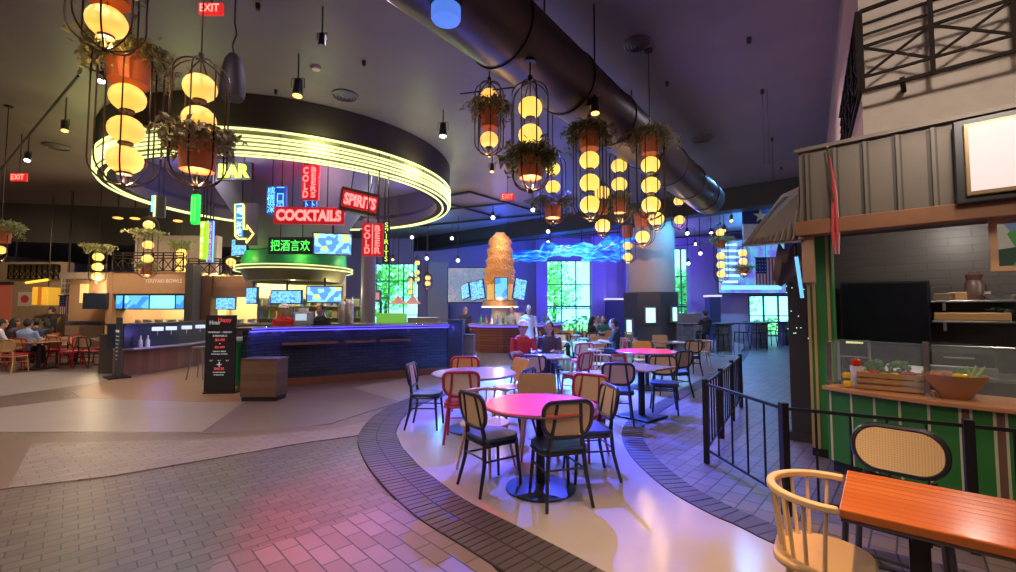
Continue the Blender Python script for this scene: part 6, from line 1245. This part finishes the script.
# purple wall pillars
for i, (px0, px1) in enumerate([(536, 547), (592, 606), (626, 634), (690, 716)]):
    a, b = X(px0, 27), X(px1, 27); struct('wall_pier', MB().bx(a, b, 26.9, 27.5, 0, CEIL), wall_far_m)
struct('wall_panel', MB().bx(X(428, 26.2), X(448, 26.2), 26.2, 26.4, 0, ZZ(262, 26.2)), mat('grey_panel', (.3, .26, .28), .6)); struct('wall_panel', MB().bx(X(719, 25.4), X(748, 25.4), 25.4, 25.6, 0, ZZ(292, 25.4)), mat('lilac_panel', (.4, .38, .5), .6))
# tall tables by the glass doors
stone = brickmat('stone_block', (.12, .12, .14), (.2, .2, .22), (.05, .05, .06), .3, .2, 0, .6, .01, .6, 'XZ', .2)
for i, (px, py, Y, lab) in enumerate([(704, 345, 17.8, 'first tall table on stone block legs, nearest the column'), (741, 342, 19.0, 'tall table on stone block legs in the middle of the far walkway'), (768, 341, 20.5, 'tall table closest to the glass doors')]):
    x = X(px, Y); t = thing('tall_table', lab, 'table', (x, Y, 0)); MB().bx(-1.0, 1.0, -.35, .35, 1.02, 1.08).build('tabletop', mat('top_dark', (.06, .05, .06), .3), t, bev=.01)
    for s_ in (-.75, .75): MB().bx(s_-.2, s_+.2, -.25, .25, 0, 1.02).build('block_leg', stone, t, bev=.01)
    for j, s_ in enumerate((-.35, .35)):
        c = thing('tall_chair', 'dark tall chair, '+('column' if j == 0 else 'booth')+' side of the '+['first tall table', 'middle tall table', 'tall table closest to the glass doors'][i], 'chair', (x+s_, Y-.62, 0)); MB().bx(-.2, .2, -.2, .2, .68, .72).build('seat', blk_w, c, bev=.01); MB().tube([(-.19, -.2, .7), (-.2, -.25, 1.05), (.2, -.25, 1.05), (.19, -.2, .7)], .018, 6).build('backrest', blk_w, c)
        for a_, b_ in ((-1, -1), (1, -1), (-1, 1), (1, 1)): MB().tube([(a_*.17, b_*.17, .68), (a_*.22, b_*.22, 0)], .018, 6).build('leg', blk_w, c)
# little food stand behind the bar: warm hooded lamps, sign
t, w_, h_ = sign(361, 290, 381, 302, 15.5, 'low violet sign board with pink face behind the bar end', mat('sign_violet', (.1, .08, .35), .5), 0); MB().bx(-w_*.42, w_*.42, -.02, -.01, h_*.2, h_*.8).build('face', mat('face_pink', (.6, .3, .3), .5, 0, (1, .4, .4), .3), t); MB().bx(-w_/2-.02, -w_/2+.05, .02, .1, -t.location.z, .02).bx(w_/2-.05, w_/2+.02, .02, .1, -t.location.z, .02).build('leg', dark, t)
for px_, lab in ((398, 'pale cone shaped heat lamp behind the bar'), (413, 'second cone shaped heat lamp, right of the first')):
    p = P(px_, 304, 17); t = thing('cone_lamp', lab, 'lamp', p); MB().lathe([(.32, 0), (.1, .22), (.05, .3), (.04, .3), (.09, .2), (.3, 0)], n=20).build('shade', mat('shade_pink', (.6, .3, .22), .5, 0, (1, .35, .2), .25), t, True); MB().tube([(0, 0, .3), (0, 0, CEIL-p.z)], .015, 5).build('cord', black, t)
t = thing('rear_counter', 'pale rear counter with trays running behind the bar', 'counter', (X(412, 14.6), 14.6, 0)); MB().bx(-1.3, 1.3, -.35, .35, 0, 1.15).build('body', dark, t); MB().bx(-1.35, 1.35, -.4, .4, 1.15, 1.19).build('top', mat('pale_top', (.4, .38, .42), .25), t); MB().bx(-1.1, -.2, -.2, .2, 1.19, 1.5).build('food_case', mat('case_green', (.15, .35, .08), .4, 0, (.3, 1, .1), .3), t, bev=.01); MB().bx(-.1, .9, -.2, .2, 1.19, 1.36).build('tray', steel, t, bev=.01)


# ================================================================ PEOPLE
skin = mat('skin', (.5, .27, .19), .55); hairm = mat('hair_dark', (.02, .015, .012), .6)
def person(label, loc, rz, pose='sit', shirt=(.1, .1, .1), pants=(.03, .03, .05), cap=None, long_hair=False, dress=None, seat=.47):
    t = thing('person', label, 'person', loc, rz)
    sit = pose == 'sit'; hz_ = seat+.09 if sit else .93
    hip = Vector((0, 0, hz_)); lean = .05 if sit else 0
    chest = hip+Vector((0, lean, .34)); neck = hip+Vector((0, lean+.02, .54)); head = hip+Vector((0, lean+.05, .68))
    b = MB(); s = MB(); pt = MB()
    b.tube([neck-Vector((0, 0, .05)), neck+Vector((0, .01, .08))], [.06, .055], 10)
    b.ball(head, .098, 16, 1.25, .9, 1.0); b.ball(head+Vector((0, .1, -.02)), .018, 8, 1.3); b.ball(head+Vector((0, .03, -.075)), .065, 10)
    for sx_ in (-1, 1): b.ball(head+Vector((sx_*.09, 0, -.01)), .022, 8, 1.4, .5)
    torso = [hip-Vector((0, 0, .06)), hip+Vector((0, lean*.3, .1)), hip+Vector((0, lean*.7, .25)), chest+Vector((0, 0, .06)), neck-Vector((0, 0, .02))]
    s.lathe([(.001, -.1), (.17, -.06), (.155, .1), (.17, .27), (.19, .4), (.13, .5), (.08, .53), (.001, .54)], (0, hip.y+lean*.6, hip.z), 18, sy=.62)
    b.lathe([(.01, -.06), (.14, -.04), (.13, .1), (.14, .27), (.16, .4), (.1, .48), (.05, .52)], (0, hip.y+lean*.6, hip.z), 14, sy=.6)
    for sx_ in (-1, 1):
        sh = hip+Vector((sx_*.18, lean, .46)); 
        el = sh+(Vector((sx_*.06, .1, -.26)) if sit else Vector((sx_*.05, .0, -.28))); wr = el+(Vector((-sx_*.08, .22, .02)) if sit else Vector((0, .12, -.22)))
        s.tube([sh, sh.lerp(el, .5), el.lerp(wr, .1)], [.062, .054, .047], 10); b.tube([sh, el, wr], [.045, .037, .026], 10)
        d = (wr-el).normalized(); side = Vector((sx_, 0, 0)); b.tube([wr, wr+d*.04, wr+d*.085], [.026, .04, .034], 8)
        for k in range(4):
            o_ = side*(-.024+.016*k)*sx_; b.tube([wr+d*.08+o_, wr+d*(.115+.006*(1.5-abs(k-1.5)))+o_, wr+d*.14+o_+Vector((0, 0, -.018))], [.0095, .009, .007], 6)
        b.tube([wr+d*.03-side*.03, wr+d*.06-side*.05, wr+d*.085-side*.055], [.011, .01, .008], 6)
        hp = hip+Vector((sx_*.09, 0, -.03))
        if sit: kn = hp+Vector((sx_*.03, .42, .0)); an = Vector((kn.x, kn.y+.02, .09))
        else: kn = hp+Vector((0, .02, -.42)); an = Vector((hp.x, .0, .09))
        pt.tube([hp, hp.lerp(kn, .5), kn, kn.lerp(an, .4), an+Vector((0, 0, .03))], [.088, .08, .062, .06, .045], 12); b.tube([hp, kn, an], [.06, .045, .035], 8)
        b.tube([an+Vector((0, -.03, -.03)), an+Vector((0, .06, -.045)), an+Vector((0, .15, -.06))], [.038, .036, .025], 8)
    body = b.build('body', skin, t, True); rm = body.modifiers.new('skin', 'REMESH'); rm.mode = 'VOXEL'; rm.voxel_size = .011; rm.use_smooth_shade = True
    ey = MB()
    for sx_ in (-1, 1): ey.ball(head+Vector((sx_*.034, .088, .012)), .011, 8)
    ey.build('eyes', mat('eye_dark', (.03, .02, .02), .3), body, True); MB().box(head+Vector((0, .095, -.058)), (.042, .01, .009)).build('mouth', mat('lips', (.35, .1, .09), .5), body)
    for nm, mb_, c in (('shirt', s, shirt), ('trousers', pt, pants)):
        o = mb_.build(nm, mat('cloth_%02d%02d%02d' % tuple(int(x*99) for x in c), c, .8), t, True); r_ = o.modifiers.new('cloth', 'REMESH'); r_.mode = 'VOXEL'; r_.voxel_size = .016; r_.use_smooth_shade = True
    if dress: MB().lathe([(.17, .0), (.2, -.3), (.27, -.75), (.26, -.75), (.19, -.3), (.16, 0)], (0, 0, hip.z), 20, sy=.8).build('skirt', mat('dress_pale', dress, .8), t, True)
    hm = MB(); hm.lathe([(.098*1.06*max(.02, cos(a)), .1*1.3*sin(a)) for a in [R(x) for x in range(0, 91, 15)]], head+Vector((0, -.015, .0)), 18, sx=.95)
    hm.ball(head+Vector((0, -.045, .0)), .085, 14, 1.2)
    if long_hair: hm.tube([head+Vector((0, -.04, 0)), head+Vector((0, -.09, -.18)), head+Vector((0, -.1, -.34))], [.09, .1, .05], 12)
    hm.build('hair', hairm, t, True)
    if cap: cm = MB().lathe([(.11*max(.02, cos(a)), .03+.12*sin(a)) for a in [R(x) for x in range(0, 91, 15)]], head+Vector((0, -.01, .01)), 18); cm.lathe([(.001, .03), (.09, .03), (.095, .038), (.001, .045)], head+Vector((0, .1, .01)), 14, sy=1.1); cm.build('cap', mat('cap_white', cap, .8), t, True)
    return t
person('seated man in a red shirt and white cap at the square table', (.28, 8.95, FZ), R(190), shirt=(.5, .03, .04), cap=(.8, .78, .72)); person('seated long haired woman in dark clothes next to the man in red', (.85, 9.2, FZ), R(165), shirt=(.08, .06, .08), long_hair=True)
p = P(617, 340, 11.6); person('large man in black seated with a hand raised near the column', (p.x, 11.6, FZ), R(80), shirt=(.012, .012, .014)); square_table('square table in front of the man in black', (p.x-.75, 11.7, FZ), .7, .7); cane_chair('chair under the man in black near the column', red_w, red_seat, loc=(p.x, 11.6, FZ), rz=R(80))
for i, (px, Y, rz, sh, lh, lab) in enumerate([(590, 15.9, -80, (.02, .02, .03), True, 'diner in black with long hair at the far group, facing right'), (597, 17.6, 180, (.5, .35, .35), False, 'diner in pink at the middle of the far group'), (604, 16.5, 150, (.02, .15, .14), True, 'diner in teal at the right of the far group')]):
    loc = (X(px, Y), Y, FZ); person(lab, loc, R(rz), shirt=sh, long_hair=lh); cane_chair('dark chair under the '+lab, loc=loc, rz=R(rz))
person('person standing behind the bar in black before the urns', (P(325, 320, 11.7).x, 11.45, 0), R(175), 'stand', (.03, .025, .03)); person('bartender in a red shirt bending at the till behind the bar', (P(289, 320, 11.0).x, 10.75, 0), R(200), 'stand', (.6, .03, .03), cap=(.5, .03, .03))
person('bartender in dark clothes behind the second bar', (X(466, 18.2), 18.0, 0), R(180), 'stand', (.05, .05, .07)); person('bartender in grey with a blue apron at the second bar', (X(512, 18.4), 17.9, 0), R(170), 'stand', (.2, .22, .3))
person('person in a long pale dress standing beyond the man in the white cap', (X(528, 13.0), 13.0, FZ), R(190), 'stand', (.6, .5, .48), (.6, .5, .48), dress=(.6, .5, .48), long_hair=True)
for i, (px, Y, rz, sh, lab) in enumerate([(27, 12.2, 10, (.25, .35, .6), 'seated diner in a light blue shirt with back turned, far left'), (12, 13.4, -20, (.08, .05, .07), 'seated diner in dark clothes left of the one in light blue'), (-1, 12.4, -40, (.6, .55, .6), 'seated diner in white at the left edge'), (38, 13.3, 60, (.05, .05, .08), 'seated diner in dark blue right of the one in light blue'), (50, 14.6, 100, (.04, .03, .03), 'seated diner in black on the right of the left hand group')]):
    loc = (X(px, Y), Y, 0); person(lab, loc, R(rz), shirt=sh, long_hair=(i in (1, 4))); cane_chair('chair under the '+lab, red_w if i % 2 == 0 else blk_w, red_seat, loc=loc, rz=R(rz))
person('person in black standing by the lit doorway, far left', (X(65, 16), 15.6, 0), R(120), 'stand', (.02, .02, .02)); person('person seated high at the tall table near the column', (X(699, 17.8), 17.15, 0), R(10), 'sit', (.02, .02, .03), seat=.7)
